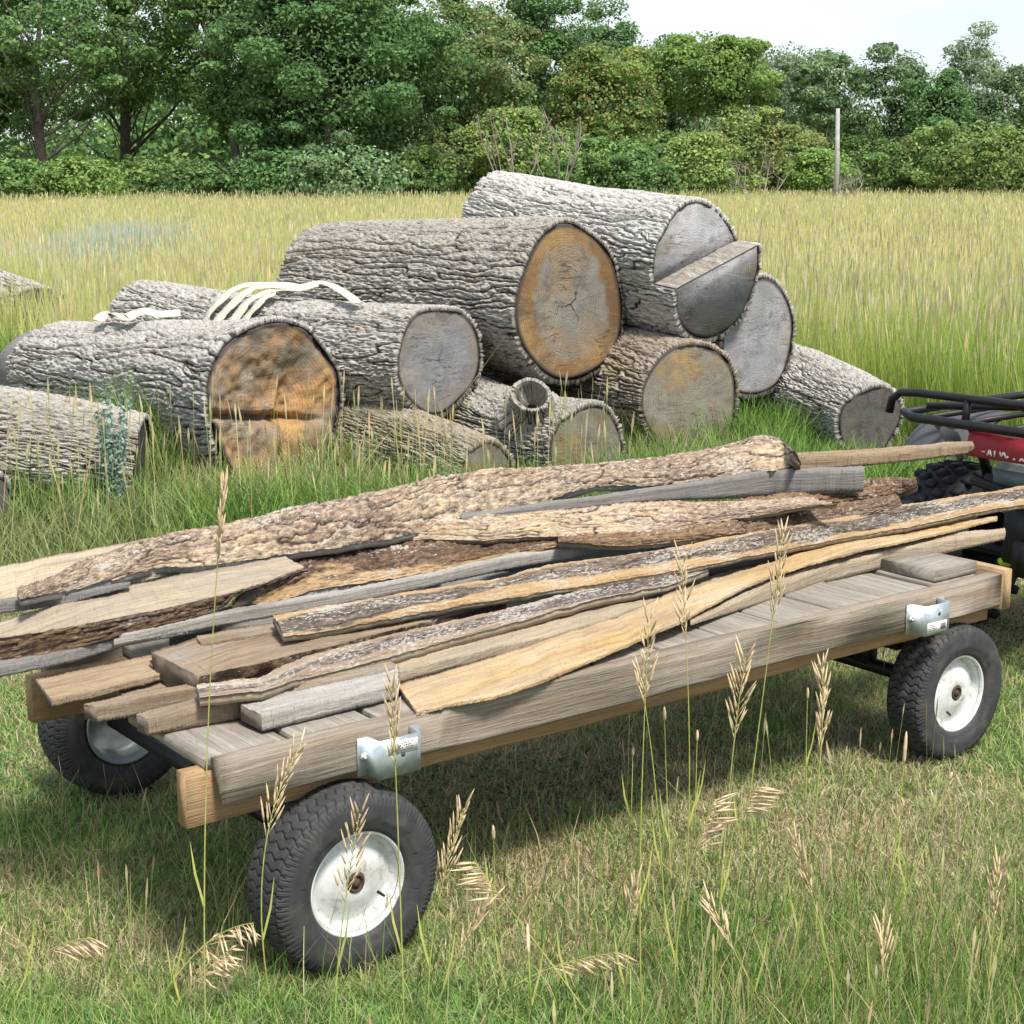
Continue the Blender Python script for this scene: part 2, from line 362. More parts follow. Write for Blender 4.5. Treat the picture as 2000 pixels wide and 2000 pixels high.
def make_log(label, f, bk, bark, facem, seed, res=(300, 620), bare_back=0, face_fn=None, notch=None, depth=.024, barkth=.026, extra=None, sc=1., jag=.02, wobble=.045):
    p0, r0 = f; p1, r1 = bk
    ax, Ln, rt, up = log_geo(p0, p1)
    LOGS.append((p0, r0, p1, r1))
    mid = (p0+p1)/2; root = empty('log', (mid[0], mid[1], 0)); tag(root, label, 'log', 'cut logs in the pile'); org = np.array([mid[0], mid[1], 0])
    nu, nv_ = res
    th = np.linspace(0, 2*np.pi, nv_, endpoint=False)
    uu = np.linspace(0, 1, nu)
    jg = jag*(fbm(th*5, th*0+seed, seed, 3)+.15*vn(th*22, th*0, seed+2))   # ragged ends of the bark
    Lb = Ln*(1-bare_back)
    U = uu[:, None]*Lb+ (1-uu[:, None])*jg[None, :]*.6 - uu[:, None]*jg[None, ::-1]
    if notch:
        ca, sa = math.cos(notch[0]), math.sin(notch[0])
        low = (-np.cos(th)*sa+np.sin(th)*ca) < notch[1]
        U = U-np.where(low, notch[2], 0)[None, :]*(1-uu[:, None])**3
    T = np.repeat(th[None], nu, 0)
    H = bark_h(U, T, (r0+r1)/2, seed, sc)
    big = fbm(U*1.7, T/(2*np.pi)*6, seed+9, 3, per=6)
    out_ = outline(th, seed)[None, :]
    rr = (r0+(r1-r0)*U/Ln)*out_*(1+wobble*big)
    rad = rr-depth*(1-H)+.006
    tt_ = np.sin(np.pi*np.clip(U/Ln, 0, 1)); C = p0[None, None]+ax*U[..., None]+(up*(.035*math.sin(seed*1.7))+rt*(.04*math.cos(seed*2.9)))*tt_[..., None]
    dirv = np.cos(T)[..., None]*rt+np.sin(T)[..., None]*up
    V = C+dirv*rad[..., None]
    # inner lips front and back
    inn0 = (C[0]+dirv[0]*(rr[0]-barkth-.004)[:, None]); inn1 = C[-1]+dirv[-1]*(rr[-1]-barkth-.004)[:, None]
    V = np.concatenate([inn0[None], V, inn1[None]], 0)
    Hh = np.concatenate([H[:1]*0+.1, H[:1]*.75, H[1:], H[-1:]*0+.1], 0)
    UVu = np.concatenate([U[:1]-.03, U, U[-1:]+.03], 0); UVv = np.repeat((th*(r0+r1)/2)[None], nu+2, 0)
    Q = gridQ(nu+2, nv_, True)[:, ::-1]
    mk('bark', V.reshape(-1, 3)-0, Q, bark, None, uv=np.stack([UVu.ravel(), UVv.ravel()], 1), attrs={'h': Hh.ravel()}, origin=org).parent = root
    root.children[-1].location = (0, 0, 0)
    # wood: end discs with a short wall
    def disc(c, r, sgn, mat, fn=None, name='sawn_end', offs=0., half=None):
        nr, ns = 26, 144
        t2 = np.linspace(0, 2*np.pi, ns, endpoint=False); rs = np.linspace(0.0, 1, nr)**.8
        ol = outline(t2, seed)
        rw = r*ol-barkth
        X = rs[:, None]*np.cos(t2)*rw; Y = rs[:, None]*np.sin(t2)*rw
        dz = np.zeros_like(X)
        if fn: dz = fn(X/r, Y/r, r)
        P = c[None, None]+rt*X[..., None]+up*Y[..., None]+ax*(offs+sgn*(dz+.004))[..., None]
        uvx = rs[:, None]*np.cos(t2); uvy = rs[:, None]*np.sin(t2)
        # wall ring going inward
        wall = P[-1]*.97+(c[None])*.03+ax*sgn*.05
        P = np.concatenate([P, wall[None]], 0); uvx = np.concatenate([uvx, uvx[-1:]]); uvy = np.concatenate([uvy, uvy[-1:]])
        Qd = gridQ(nr+1, ns, True)
        if half is not None:
            cx_ = (-X*half[0][1]/r+Y*half[0][0]/r)
            inside = (cx_ < half[1]) if half[2] else (cx_ >= half[1])
            ins = np.concatenate([inside, inside[-1:]]).ravel()
        if sgn > 0: pass
        else: Qd = Qd[:, ::-1]
        o = mk(name, P.reshape(-1, 3), Qd, mat, None, uv=np.stack([uvx.ravel(), uvy.ravel()], 1), attrs={'h': np.zeros(P.shape[0]*P.shape[1])}, origin=org, smooth=False)
        o.parent = root; o.location = (0, 0, 0); return o
    if notch:
        # two half ends at different depths plus the torn step between them
        a_, off, dp = notch; ca, sa = math.cos(a_), math.sin(a_)
        ns = 160; t2 = np.linspace(0, 2*np.pi, ns, endpoint=False)
        X = np.cos(t2)*(r0*outline(t2, seed)-barkth); Y = np.sin(t2)*(r0*outline(t2, seed)-barkth)
        side = (-X*sa+Y*ca)/r0
        def halfface(keep_low, o_):
            ids = np.where((side < off) if keep_low else (side >= off))[0]
            k0 = [i for i in range(len(ids)) if (ids[i]-ids[i-1]) % ns != 1]
            ids = np.roll(ids, -k0[0]) if k0 else ids
            pts = np.stack([X[ids], Y[ids]], 1)
            def snap(p): # onto the chord
                s_ = (-p[0]*sa+p[1]*ca)-off*r0; return p-s_*np.array([-sa, ca])
            pts[0] = snap(pts[0]); pts[-1] = snap(pts[-1])
            P = p0+rt*pts[:, :1]+up*pts[:, 1:]+ax*(.006-o_)
            n_ = len(P); P2 = P*.97+p0[None]*.03+ax*.05
            V_ = np.concatenate([P, P2]); F = [list(range(n_))]+[[i, i+n_, (i+1) % n_+n_, (i+1) % n_] for i in range(n_)]
            uvn = np.stack([pts[:, 0], pts[:, 1]], 1)/(r0)
            o = mk('sawn_end', V_, np.zeros((0, 4)), facem, None, uv=np.concatenate([uvn, uvn]), ngons=F, smooth=False, origin=org); o.parent = root; o.location = (0, 0, 0)
            return pts[0], pts[-1]
        halfface(False, 0); a1, a2 = halfface(True, dp)
        gx, gy = 60, 14
        e0 = p0+rt*a1[0]+up*a1[1]; e1 = p0+rt*a2[0]+up*a2[1]
        s_ = np.linspace(0, 1, gx)[None, :, None]; tt = np.linspace(0, 1, gy)[:, None, None]
        G = e0+(e1-e0)*s_+ax*(-dp-.0+ (dp+.02)*tt)
        nn = np.cross(e1-e0, ax); nn /= np.linalg.norm(nn); nn = nn*np.sign(nn[2])
        rough = fbm(s_[..., 0]*9+tt[..., 0]*0, tt[..., 0]*2.5, 33, 4)
        G = G+nn*(np.abs(rough)*.05*(np.sin(np.pi*tt[..., 0])*np.sin(np.pi*s_[..., 0]).clip(0,1))**.5)[..., None]+nn*.003
        o = mk('torn_step', G.reshape(-1, 3), gridQ(gy, gx), MW['torn'], None, uv=np.stack([np.repeat(np.linspace(0, dp, gy), gx), np.tile(np.linspace(0, 1, gx)*np.linalg.norm(e1-e0), gy)], 1), origin=org, smooth=False)
        o.parent = root; o.location = (0, 0, 0); o['label'] = 'splintered step of torn fibres between the two halves of the cut'
    else:
        disc(p0, r0, 1, facem, face_fn)
    if bare_back:
        nu2 = 40; ub = np.linspace(Lb-.25, Ln, nu2); Tb = np.repeat(th[None, ::4], nu2, 0); Ub = np.repeat(ub[:, None], Tb.shape[1], 1)
        endr = 1-.12*sstep(Ln-.22, Ln, Ub)**2
        rb = ((r0+(r1-r0)*Ub/Ln)*outline(Tb, seed)-barkth*.8+.012*fbm(Ub*3, Tb, seed+3, 3))*endr
        Vb = p0+ax*Ub[..., None]+(np.cos(Tb)[..., None]*rt+np.sin(Tb)[..., None]*up)*rb[..., None]
        o = mk('bare_wood', Vb.reshape(-1, 3), gridQ(nu2, Tb.shape[1], True)[:, ::-1], MW['bare'], None, uv=np.stack([Ub.ravel(), (Tb*r0).ravel()], 1), ngons=[[(nu2-1)*Tb.shape[1]+i for i in range(Tb.shape[1])]], origin=org)
        o.parent = root; o.location = (0, 0, 0)
    else:
        disc(p1, r1, -1, FACE['back'], None)
    return root, (p0, r0, p1, r1, ax, Ln, rt, up)

BARK = dict(
    white=mat_log_bark('bleached_log_bark', (.66, .635, .60), (.06, .047, .038), (.44, .38, .32), seed=6),
    gray=mat_log_bark('pale_log_bark', (.55, .52, .48), (.05, .038, .03), (.36, .29, .225), seed=1),
    mid=mat_log_bark('grey_brown_log_bark', (.47, .435, .39), (.045, .034, .026), (.36, .27, .19), seed=2),
    brown=mat_log_bark('brown_log_bark', (.42, .36, .30), (.06, .042, .03), (.32, .22, .15), moss=.5, seed=3),
    moss=mat_log_bark('mossy_log_bark', (.42, .37, .29), (.06, .045, .03), (.32, .25, .14), moss=.9, seed=4))
FACE = dict(
    big=mat_face('weathered_end_with_ochre_ring', (.19, .175, .15), (.30, .185, .075), .45, ring=.95, seed=1, star=1),
    grayA=mat_face('grey_end', (.19, .19, .195), (.26, .185, .1), .15, ring=.3, seed=2, streak=.4, star=.7),
    rot=mat_face('rotten_orange_end', (.2, .165, .125), (.36, .205, .085), .55, seed=3, streak=.7),
    yellow=mat_face('ochre_streaked_end', (.2, .18, .145), (.34, .235, .11), .5, seed=5, streak=.8),
    blue=mat_face('bluish_grey_end', (.25, .245, .25), (.3, .22, .14), .12, seed=6, streak=.3),
    dark=mat_face('dark_grey_end', (.095, .09, .088), (.15, .12, .08), .2, seed=7, streak=.6),
    small=mat_face('small_tan_end', (.18, .165, .13), (.26, .19, .1), .5, seed=8, streak=.6),
    back=mat_face('hidden_grey_end', (.2, .19, .17), (.3, .2, .1), .3, seed=9))
MW = dict(torn=mat_wood('splintered_wood', (.4, .375, .34), (.14, .11, .09), 1., seed=31, dirt=.6),
          bare=mat_wood('barkless_grey_wood', (.25, .24, .25), (.13, .12, .12), .8, seed=32, saw=0))

def rot_fn(X, Y, r):
    base = .05*fbm(X*3+5, Y*3, 5, 4)+.02*fbm(X*11, Y*9, 8, 3)
    hollow = -.24*np.exp(-(((X-.2-.25*Y)/.26)**2+((Y-.0)/.5)**2))
    ridge = .07*np.exp(-((X-.02-.3*Y)/.07)**2)*sstep(.5, 0, Y)
    step = .15*sstep(-.14, -.18, Y+.12*X+.05*fbm(X*4, Y*0, 3, 3))*sstep(.95, .3, X)
    slit = -.16*np.exp(-((Y+.12+.12*X)/.045)**2)*sstep(.75, .2, X)
    return -(base*.8+hollow*.35+ridge*.6+step*.45+slit*.6-.01)
gF = logend(538, 798, 342)
make_log('big log with hollow rotten orange end, low at the left front of the pile', gF, logend(75, 742, 215), BARK['gray'], FACE['rot'], 11, bare_back=.1, face_fn=rot_fn, depth=.025, sc=.75, wobble=.05, res=(330, 620))
make_log('log lying in the grass at the left edge with its end hidden in weeds', logend(275, 905, 178), logend(-190, 850, 215, z=.37), BARK['mid'], FACE['dark'], 12)
make_log('log end barely showing in the lower left corner of the pile, dark and small', logend(-22, 985, 125), logend(-260, 930, 120), BARK['mid'], FACE['dark'], 13, res=(60, 120))
make_log('log with oval grey end, under the pale strap, left of the ochre ringed log', logend(858, 703, 232, z=.665), logend(300, 648, 218, z=.645), BARK['gray'], FACE['grayA'], 14, wobble=.035)
make_log('large log with ochre ring round a grey star cracked end, high in the middle', logend(1116, 594, 328, z=.93), logend(638, 563, 248, z=.925), BARK['mid'], FACE['big'], 15, res=(330, 640), jag=.02)
make_log('log with streaked yellow brown end, on the ground below the notched log', logend(1350, 787, 248), logend(930, 700, 200, z=.36), BARK['brown'], FACE['yellow'], 16)
make_log('topmost log with a stepped notch cut across its grey end', logend(1358, 522, 262, z=1.12), logend(975, 447, 207, z=1.30), BARK['white'], FACE['blue'], 17, notch=(R(19), .06, .17), res=(330, 620), sc=.8)
pJ, rJ = logend(1482, 662, 232, z=.66)
make_log('log with smooth bluish grey slanted end, behind the yellow ended log', (pJ, rJ), (pJ+np.array([-1.5, 1.7, .0]), rJ*.95), BARK['gray'], FACE['blue'], 18)
make_log('thin log sloping down at the right end of the pile with dark cut end', logend(1700, 822, 150), logend(1450, 735, 170), BARK['gray'], FACE['dark'], 19)
make_log('short mossy log with small round tan end, lowest in the middle of the pile', logend(948, 920, 135), logend(640, 835, 160), BARK['moss'], FACE['small'], 20)
rt_, kn = make_log('log with a hollow branch stub, between the mossy log and the yellow ended log', logend(1147, 876, 190), logend(905, 818, 185), BARK['mid'], FACE['small'], 21, sc=1.1)
# hollow branch stub on that log
def stub(root, kn):
    p0 = uz(1040, 815, .38); top = uz(1037, 768, .54)
    d = top-p0; Ln = np.linalg.norm(d); d /= Ln
    d = d*.6+np.array([-.05, -.55, .55]); d /= np.linalg.norm(d)
    base = top-d*.3
    a = np.cross(d, [1, 0, 0]); a /= np.linalg.norm(a); b = np.cross(d, a)
    prof = [(.08, .2), (.12, .16), (.16, .135), (.20, .12), (.25, .112), (.28, .112), (.29, .106), (.288, .09), (.27, .082), (.22, .072), (.15, .03)]
    ns = 220; th = np.linspace(0, 2*np.pi, ns, endpoint=False)
    V = []; H = []; U = []
    us = np.linspace(0, 1, 150); pi = np.interp(us*(len(prof)-1), range(len(prof)), [p[0] for p in prof]); pr = np.interp(us*(len(prof)-1), range(len(prof)), [p[1] for p in prof])
    PI_, TH = np.meshgrid(pi, th, indexing='ij'); PR = np.repeat(pr[:, None], ns, 1)
    Hh = bark_h(PI_*1.2+us[:, None]*.3, TH, .17, 77, 1.0); k = np.where(us[:, None] < .55, 1, .35)
    rad = PR*(1+.06*np.sin(TH*2))-.018*(1-Hh)*k
    V = base+d*(PI_+.012*vn(TH*3, PI_*3, 5)*k)[..., None]+(np.cos(TH)[..., None]*a+np.sin(TH)[..., None]*b)*rad[..., None]
    o = mk('branch_stub', V.reshape(-1, 3), gridQ(150, ns, True), BARK['mid'], None, uv=np.stack([PI_.ravel(), (TH*.13).ravel()], 1), attrs={'h': (Hh).ravel()}, origin=np.array(root.location))
    o.parent = root; o.location = (0, 0, 0)
stub(rt_, kn)
make_log('pale log half buried in the tall meadow grass far left behind the pile', logend(85, 622, 130, z=.40), logend(-170, 532, 140, z=.5), BARK['gray'], FACE['dark'], 22, res=(90, 160))

# strap: webbing lying over the logs
def hit_logs(px, py, tmax=16):
    d = ray(px, py); d = d/np.linalg.norm(d); t = np.arange(6, tmax, .01); P = CP+d*t[:, None]; best = 99
    for p0, r0, p1, r1 in LOGS:
        ax = p1-p0; Ln = np.linalg.norm(ax); ax = ax/Ln; q = P-p0; u = q@ax; rad = np.linalg.norm(q-u[:, None]*ax, axis=1)
        ins = np.where((u > 0) & (u < Ln) & (rad < r0+(r1-r0)*u/Ln+.02))[0]
        if len(ins): best = min(best, t[ins[0]])
    return (CP+d*best, best) if best < 90 else (None, None)
strap_m = plain('off_white_webbing', (.56, .53, .43), .8, var=.12, scale=60, dirt=(.35, .33, .25), dirt_amt=.35)
def ribbon(mb, px, width=.05, lift=.02):
    px = px[::-1] if px[0][0] > 380 else px
    P = []
    last = None
    for i in range(len(px)-1):
        for t in np.linspace(0, 1, 8, endpoint=False):
            x = px[i][0]*(1-t)+px[i+1][0]*t; y = px[i][1]*(1-t)+px[i+1][1]*t
            h, tt = hit_logs(x, y)
            if h is None or (last is not None and abs(tt-last) > .16): h = CP+ray(x, y)/np.linalg.norm(ray(x, y))*(last or 9.5); tt = last or 9.5
            last = tt; P.append(h)
    P = np.array(P); K = np.ones(5)/5
    Ps = np.stack([np.convolve(np.pad(P[:, k], 2, mode='edge'), K, 'valid') for k in range(3)], 1)
    T = np.gradient(Ps, axis=0); T /= np.linalg.norm(T, axis=1)[:, None]
    vd = np.array([.25*math.sin(px[0][0]), -.45, .87]); side = np.cross(T, vd); side /= np.linalg.norm(side, axis=1)[:, None]
    nrm = np.cross(side, T); nrm *= np.sign(nrm[:, 2:])
    Ps = Ps+nrm*lift+np.array([0, -.01, .012])
    n = len(Ps); V = np.concatenate([Ps+side*width/2, Ps-side*width/2, Ps+side*width/2-nrm*.003, Ps-side*width/2-nrm*.003])
    F = []
    for i in range(n-1):
        F += [[i, i+1, n+i+1, n+i], [2*n+i, 3*n+i, 3*n+i+1, 2*n+i+1], [i, 2*n+i, 2*n+i+1, i+1], [n+i, n+i+1, 3*n+i+1, 3*n+i]]
    mb.add(V, F)
mb = MB(); ribbon(mb, [(190, 640), (203, 626), (225, 624), (245, 634), (262, 625), (285, 618), (310, 626), (365, 621)], .07, .03)
tag(mb.build('webbing_strap', strap_m, smooth=True, origin=(-2.3, 9.7, .8)), 'short folded end of off white webbing on the back of the rotten ended log', 'strap')
mb = MB()
for pl in ([(405, 640), (412, 620), (430, 600), (452, 578), (480, 566), (520, 566), (560, 566), (590, 572)],
           [(425, 640), (433, 628), (455, 605), (475, 585), (500, 572), (530, 569), (570, 572), (600, 568), (630, 562), (650, 568), (685, 590), (700, 604)],
           [(455, 640), (464, 628), (485, 600), (505, 588), (530, 578), (555, 574), (585, 574), (610, 566)],
           [(477, 642), (485, 630), (500, 612), (520, 590), (545, 580)]):
    ribbon(mb, pl, .062, .022)
tag(mb.build('webbing_strap', strap_m, smooth=True, origin=(-1.6, 9.5, .9)), 'off white webbing strap draped in several loose folds over the oval ended log', 'strap')

# ================================================================ CART
WD = dict(
    rail=mat_wood('weathered_grey_beam', (.36, .315, .26), (.17, .13, .1), 1., saw=.15, seed=1, blotch=(.3, .2, .12), bl_amt=.45),
    deck=mat_wood('grey_deck_plank', (.37, .34, .30), (.19, .16, .13), .9, saw=.1, seed=2, dirt=.5, blotch=(.22, .19, .15), bl_amt=.5),
    frame=mat_wood('orange_frame_board', (.46, .3, .165), (.3, .18, .09), .8, saw=.1, seed=3, rough=.6),
    endb=mat_wood('tan_end_board', (.47, .33, .19), (.3, .19, .1), .8, saw=.1, seed=4))
black = plain('black_steel', (.02, .02, .022), .5, .3)
galv = plain('galvanised_steel', (.5, .56, .6), .38, .55, var=.12, scale=40, dirt=(.3, .33, .34), dirt_amt=.75)
paper = plain('white_sticker', (.75, .75, .73), .6, var=.05); ink = plain('dark_ink', (.08, .08, .09), .7)
bolt_m = plain('zinc_bolt', (.5, .5, .48), .35, .8)
cart = empty('flat_cart', (A0[0], A0[1], 0), CA)
tag(cart, 'low four wheeled flat wooden cart on small white rimmed wheels, loaded with slabs', 'cart')
def plank(name, s0, s1, n0, n1, z0, z1, mat, along='s', parent=cart, wob=.0015, seed=0, bev=.004, chip=None):
    """beam with subdivided length, slightly uneven"""
    Ln = (s1-s0) if along == 's' else (n1-n0); Wd = (n1-n0) if along == 's' else (s1-s0); Hh = z1-z0
    k = max(4, int(Ln/.04)); t = np.linspace(0, Ln, k)
    b = bev
    ring = [(-Wd/2+b, -Hh/2), (Wd/2-b, -Hh/2), (Wd/2, -Hh/2+b), (Wd/2, Hh/2-b), (Wd/2-b, Hh/2), (-Wd/2+b, Hh/2), (-Wd/2, Hh/2-b), (-Wd/2, -Hh/2+b)]
    per = np.concatenate([[0], np.cumsum([math.dist(ring[i], ring[(i+1) % 8]) for i in range(8)])])[:8]
    ring = np.array(ring); V = np.zeros((k, 8, 3)); UV = np.zeros((k, 8, 2)); H = []
    for i in range(8):
        V[:, i, 0] = t; V[:, i, 1] = ring[i, 0]+wob*fbm(t*3, t*0+i//2, seed*7+1, 3)*2; V[:, i, 2] = ring[i, 1]+wob*fbm(t*4, t*0+i//2+9, seed*7+3, 3)*2
        UV[:, i, 0] = t+seed*1.37; UV[:, i, 1] = per[i]+seed*.53
    if chip is not None: V = chip(V)
    if along == 's': P = np.stack([V[..., 0]+s0, V[..., 1]+(n0+n1)/2, V[..., 2]+(z0+z1)/2], -1)
    else: P = np.stack([-V[..., 1]+(s0+s1)/2, V[..., 0]+n0, V[..., 2]+(z0+z1)/2], -1)
    return mk(name, P.reshape(-1, 3), gridQ(k, 8, True)[:, ::-1], mat, parent, uv=UV.reshape(-1, 2), ngons=[list(range(8)), [(k-1)*8+i for i in range(8)][::-1]], smooth=False)
def chipA(V):
    # weathered wane that eats into the left end of the near rail
    m = V[:, :, 0] < .05; V[:, 0:2, 0] += np.where(m[:, 0:2], .045-V[:, 0:2, 0]*.9, 0)*.9; V[:, 2, 0] += np.where(m[:, 2], .04-V[:, 2, 0]*.8, 0)
    return V
plank('side_rail', 0, 2.53, .0, .042, .435, .532, WD['rail'], seed=1, wob=.003, chip=chipA)
plank('side_rail', 0, 2.53, .895, .935, .435, .532, WD['rail'], seed=2, wob=.003)
plank('frame_board', -.055, 2.53, .045, .085, .385, .502, WD['frame'], seed=3)
plank('frame_board', -.055, 2.53, .852, .892, .385, .502, WD['frame'], seed=4)
plank('end_board', 2.533, 2.572, -.002, .937, .425, .545, WD['endb'], along='n', seed=5)
sx = -.014
for i in range(12):
    wd_ = .206
    n0_, n1_ = .044, .893
    if i == 0: n1_ = .40
    plank('deck_plank', sx, sx+wd_-.010-.006*(i % 3 == 1), n0_, n1_, .503, .5265+.0015*(i % 2), WD['deck'], along='n', seed=10+i, wob=.002)
    sx += wd_+.003
plank('deck_block', 2.30, 2.49, .06, .26, .531, .565, WD['deck'], along='s', seed=30)['label'] = 'short grey block lying at the front corner of the deck'
# steel chassis
ch = MB(); 
for s_ in (.29, 2.30): ch.box((s_, .47, .345), (.06, .62, .07)); ch.box((s_, .62, .235), (.035, 1.15, .035)); ch.box((s_, .30, .29), (.05, .05, .1)); ch.box((s_, .66, .29), (.05, .05, .1))
ch.box((1.3, .3, .36), (2.1, .05, .045)); ch.box((1.3, .66, .36), (2.1, .05, .045))
ch.tube([(2.3, .47, .28), (2.9, .47, .28), (3.22, .47, .34)], .022, 8)
ch.build('steel_chassis', black, cart, bevel=.003)
# brackets (stake pockets)
def bracket(s0, flip):
    prof = [(0, -.0015), (.026, -.0015), (.03, -.045), (.128, -.045), (.132, -.0015), (.16, -.0015)]
    z0, z1 = .425, .51
    V = []; n = len(prof); th = .003
    pin = [(0, .0-.0046), (.023, -.0046), (.027, -.048), (.131, -.048), (.135, -.0046), (.16, -.0046)]
    for z in (z0, z1):
        for p in prof: V.append((s0+p[0], p[1], z))
        for p in pin: V.append((s0+p[0], p[1], z))
    F = []
    for i in range(n-1):
        F += [[i, i+1, 2*n+i+1, 2*n+i], [n+i+1, n+i, 3*n+i, 3*n+i+1], [2*n+i, 2*n+i+1, 3*n+i+1, 3*n+i], [i+1, i, n+i, n+i+1]]
    F += [[0, 2*n, 3*n, n], [n-1, 2*n-1, 4*n-1, 3*n-1]]
    o = MB().add(V, F).build('stake_bracket', galv, cart)
    zz = (.475, .502) if not flip else (.431, .461); ss = (s0+.048, s0+.122) if not flip else (s0+.035, s0+.118)
    st = MB(); st.box(((ss[0]+ss[1])/2, -.0492, (zz[0]+zz[1])/2), (ss[1]-ss[0], .0012, zz[1]-zz[0])); st.build('price_sticker', paper, o)
    bc = MB(); bx = ss[0]+.006 if not flip else ss[1]-.026
    for k, wv in enumerate((.0014, .0008, .002, .0008, .0014, .001, .002)):
        bc.box((bx+k*.003, -.0502, (zz[0]+zz[1])/2), (wv, .0008, .018))
    tx = ss[0]+.03 if not flip else ss[0]+.006
    for r_ in range(4):
        for k in range(7):
            if (k*7+r_*3) % 5: bc.box((tx+k*.005, -.0502, zz[1]-.006-r_*.005), (.0036, .0008, .0016))
    bc.build('sticker_print', ink, o)
    bl = MB(); c = (s0+.012, -.0046, .468)
    bl.tube([(c[0], -.004, c[2]), (c[0], -.012, c[2])], [.0095, .0085], 6); bl.tube([(c[0], -.012, c[2]), (c[0], -.019, c[2])], .004, 8); bl.build('bolt', bolt_m, o)
    hl = MB(); hl.tube([(s0+.086, -.0475, .470 if not flip else .482), (s0+.086, -.0486, .470 if not flip else .482)], .0055, 14); hl.build('bolt_hole', ink, o)
bracket(.318, False); bracket(2.10, True)
# nails
# wheels
rub = M('tyre_rubber', .72, .35); hh = rub.attr('h'); nn_ = rub.noise(rub.obj(), 30, 4, .6)
rub.col(rub.mix(rub.mr(hh, .1, .8), (.012, .012, .013), rub.mix(rub.mr(nn_, .35, .7), (.034, .034, .037), rub.mix(rub.mr(rub.noise(rub.obj(off=5), 9, 5, .7), .45, .65), (.055, .055, .058), (.09, .082, .068))))).bump(rub.noise(rub.obj(), 200, 3, .6), .2, .002); rub = rub.m
rimm = M('white_rim_paint', .4, .5)
rc = rimm.mix(rimm.mr(rimm.noise(rimm.obj(), 22, 6, .75, .6), .54, .66, 0, .75), (.66, .67, .66), (.15, .12, .09))
rc = rimm.mix(rimm.mr(rimm.noise(rimm.obj(), 7, 5, .7), .48, .62, 0, .5), rc, (.36, .33, .28)); rc = rimm.mix(rimm.mr(rimm.noise(rimm.obj(off=7), 60, 4, .8), .6, .72, 0, .7), rc, (.2, .12, .07)); rimm.col(rc).bump(rimm.noise(rimm.obj(), 30, 3), .1, .002); rimm = rimm.m
rust = plain('rusty_hub', (.075, .045, .033), .8, .2, var=.5, scale=60)
RT, RW = .208, .17
def tyre_mesh():
    na, nc = 720, 72
    c = np.linspace(-1, 1, nc)    # across, from outer bead to inner bead
    # profile (radius, width): bead -> sidewall -> shoulder -> tread -> ...
    key = [(-1, .108, -.047), (-.86, .122, -.066), (-.7, .152, -.075), (-.58, .180, -.073), (-.5, .195, -.067), (-.42, .2025, -.058), (0, .209, 0), (.42, .2025, .058), (.5, .195, .067), (.58, .180, .073), (.7, .152, .075), (.86, .122, .066), (1, .108, .047)]
    r = np.interp(c, [k[0] for k in key], [k[1] for k in key]); x = np.interp(c, [k[0] for k in key], [k[2] for k in key])
    a = np.linspace(0, 2*np.pi, na, endpoint=False)
    A, Cc = np.meshgrid(a, c, indexing='ij'); Rr = np.repeat(r[None], na, 0); X = np.repeat(x[None], na, 0)
    # wavy lateral bars: 52 grooves that zigzag across the tread
    nb = 54
    zig = .30*(2*np.abs(((Cc*3.6+.25) % 1)-.5)-.5)*2*.8
    ph = (A/(2*np.pi)*nb+zig) % 1
    g = 1-sstep(.0, .10, np.minimum(ph, 1-ph))
    tread = sstep(.56, .50, np.abs(Cc))
    # shoulder blocks
    ph2 = (A/(2*np.pi)*nb*2) % 1; g2 = (1-sstep(.06, .14, np.minimum(ph2, 1-ph2)))*sstep(.62, .56, np.abs(Cc))*sstep(.44, .5, np.abs(Cc))*.6
    cir = sum(1-sstep(.006, .02, np.abs(np.abs(Cc)-q)) for q in (.40,))*.5
    d = np.clip(np.maximum(np.maximum(g, cir)*tread, g2), 0, 1)
    band = .0022*(1-sstep(.0, .03, np.abs(np.abs(Cc)-.74)))*(np.sin(A*11)>-.3)
    Rr = Rr-.008*d; H = 1-d
    P = np.stack([np.cos(A)*Rr, X-np.sign(X)*band*-1, np.sin(A)*Rr], -1)
    Vn = P.reshape(-1, 3)
    return Vn, gridQ(na, nc), H.ravel(), na, nc
tv, tq, thh, na, nc = tyre_mesh()
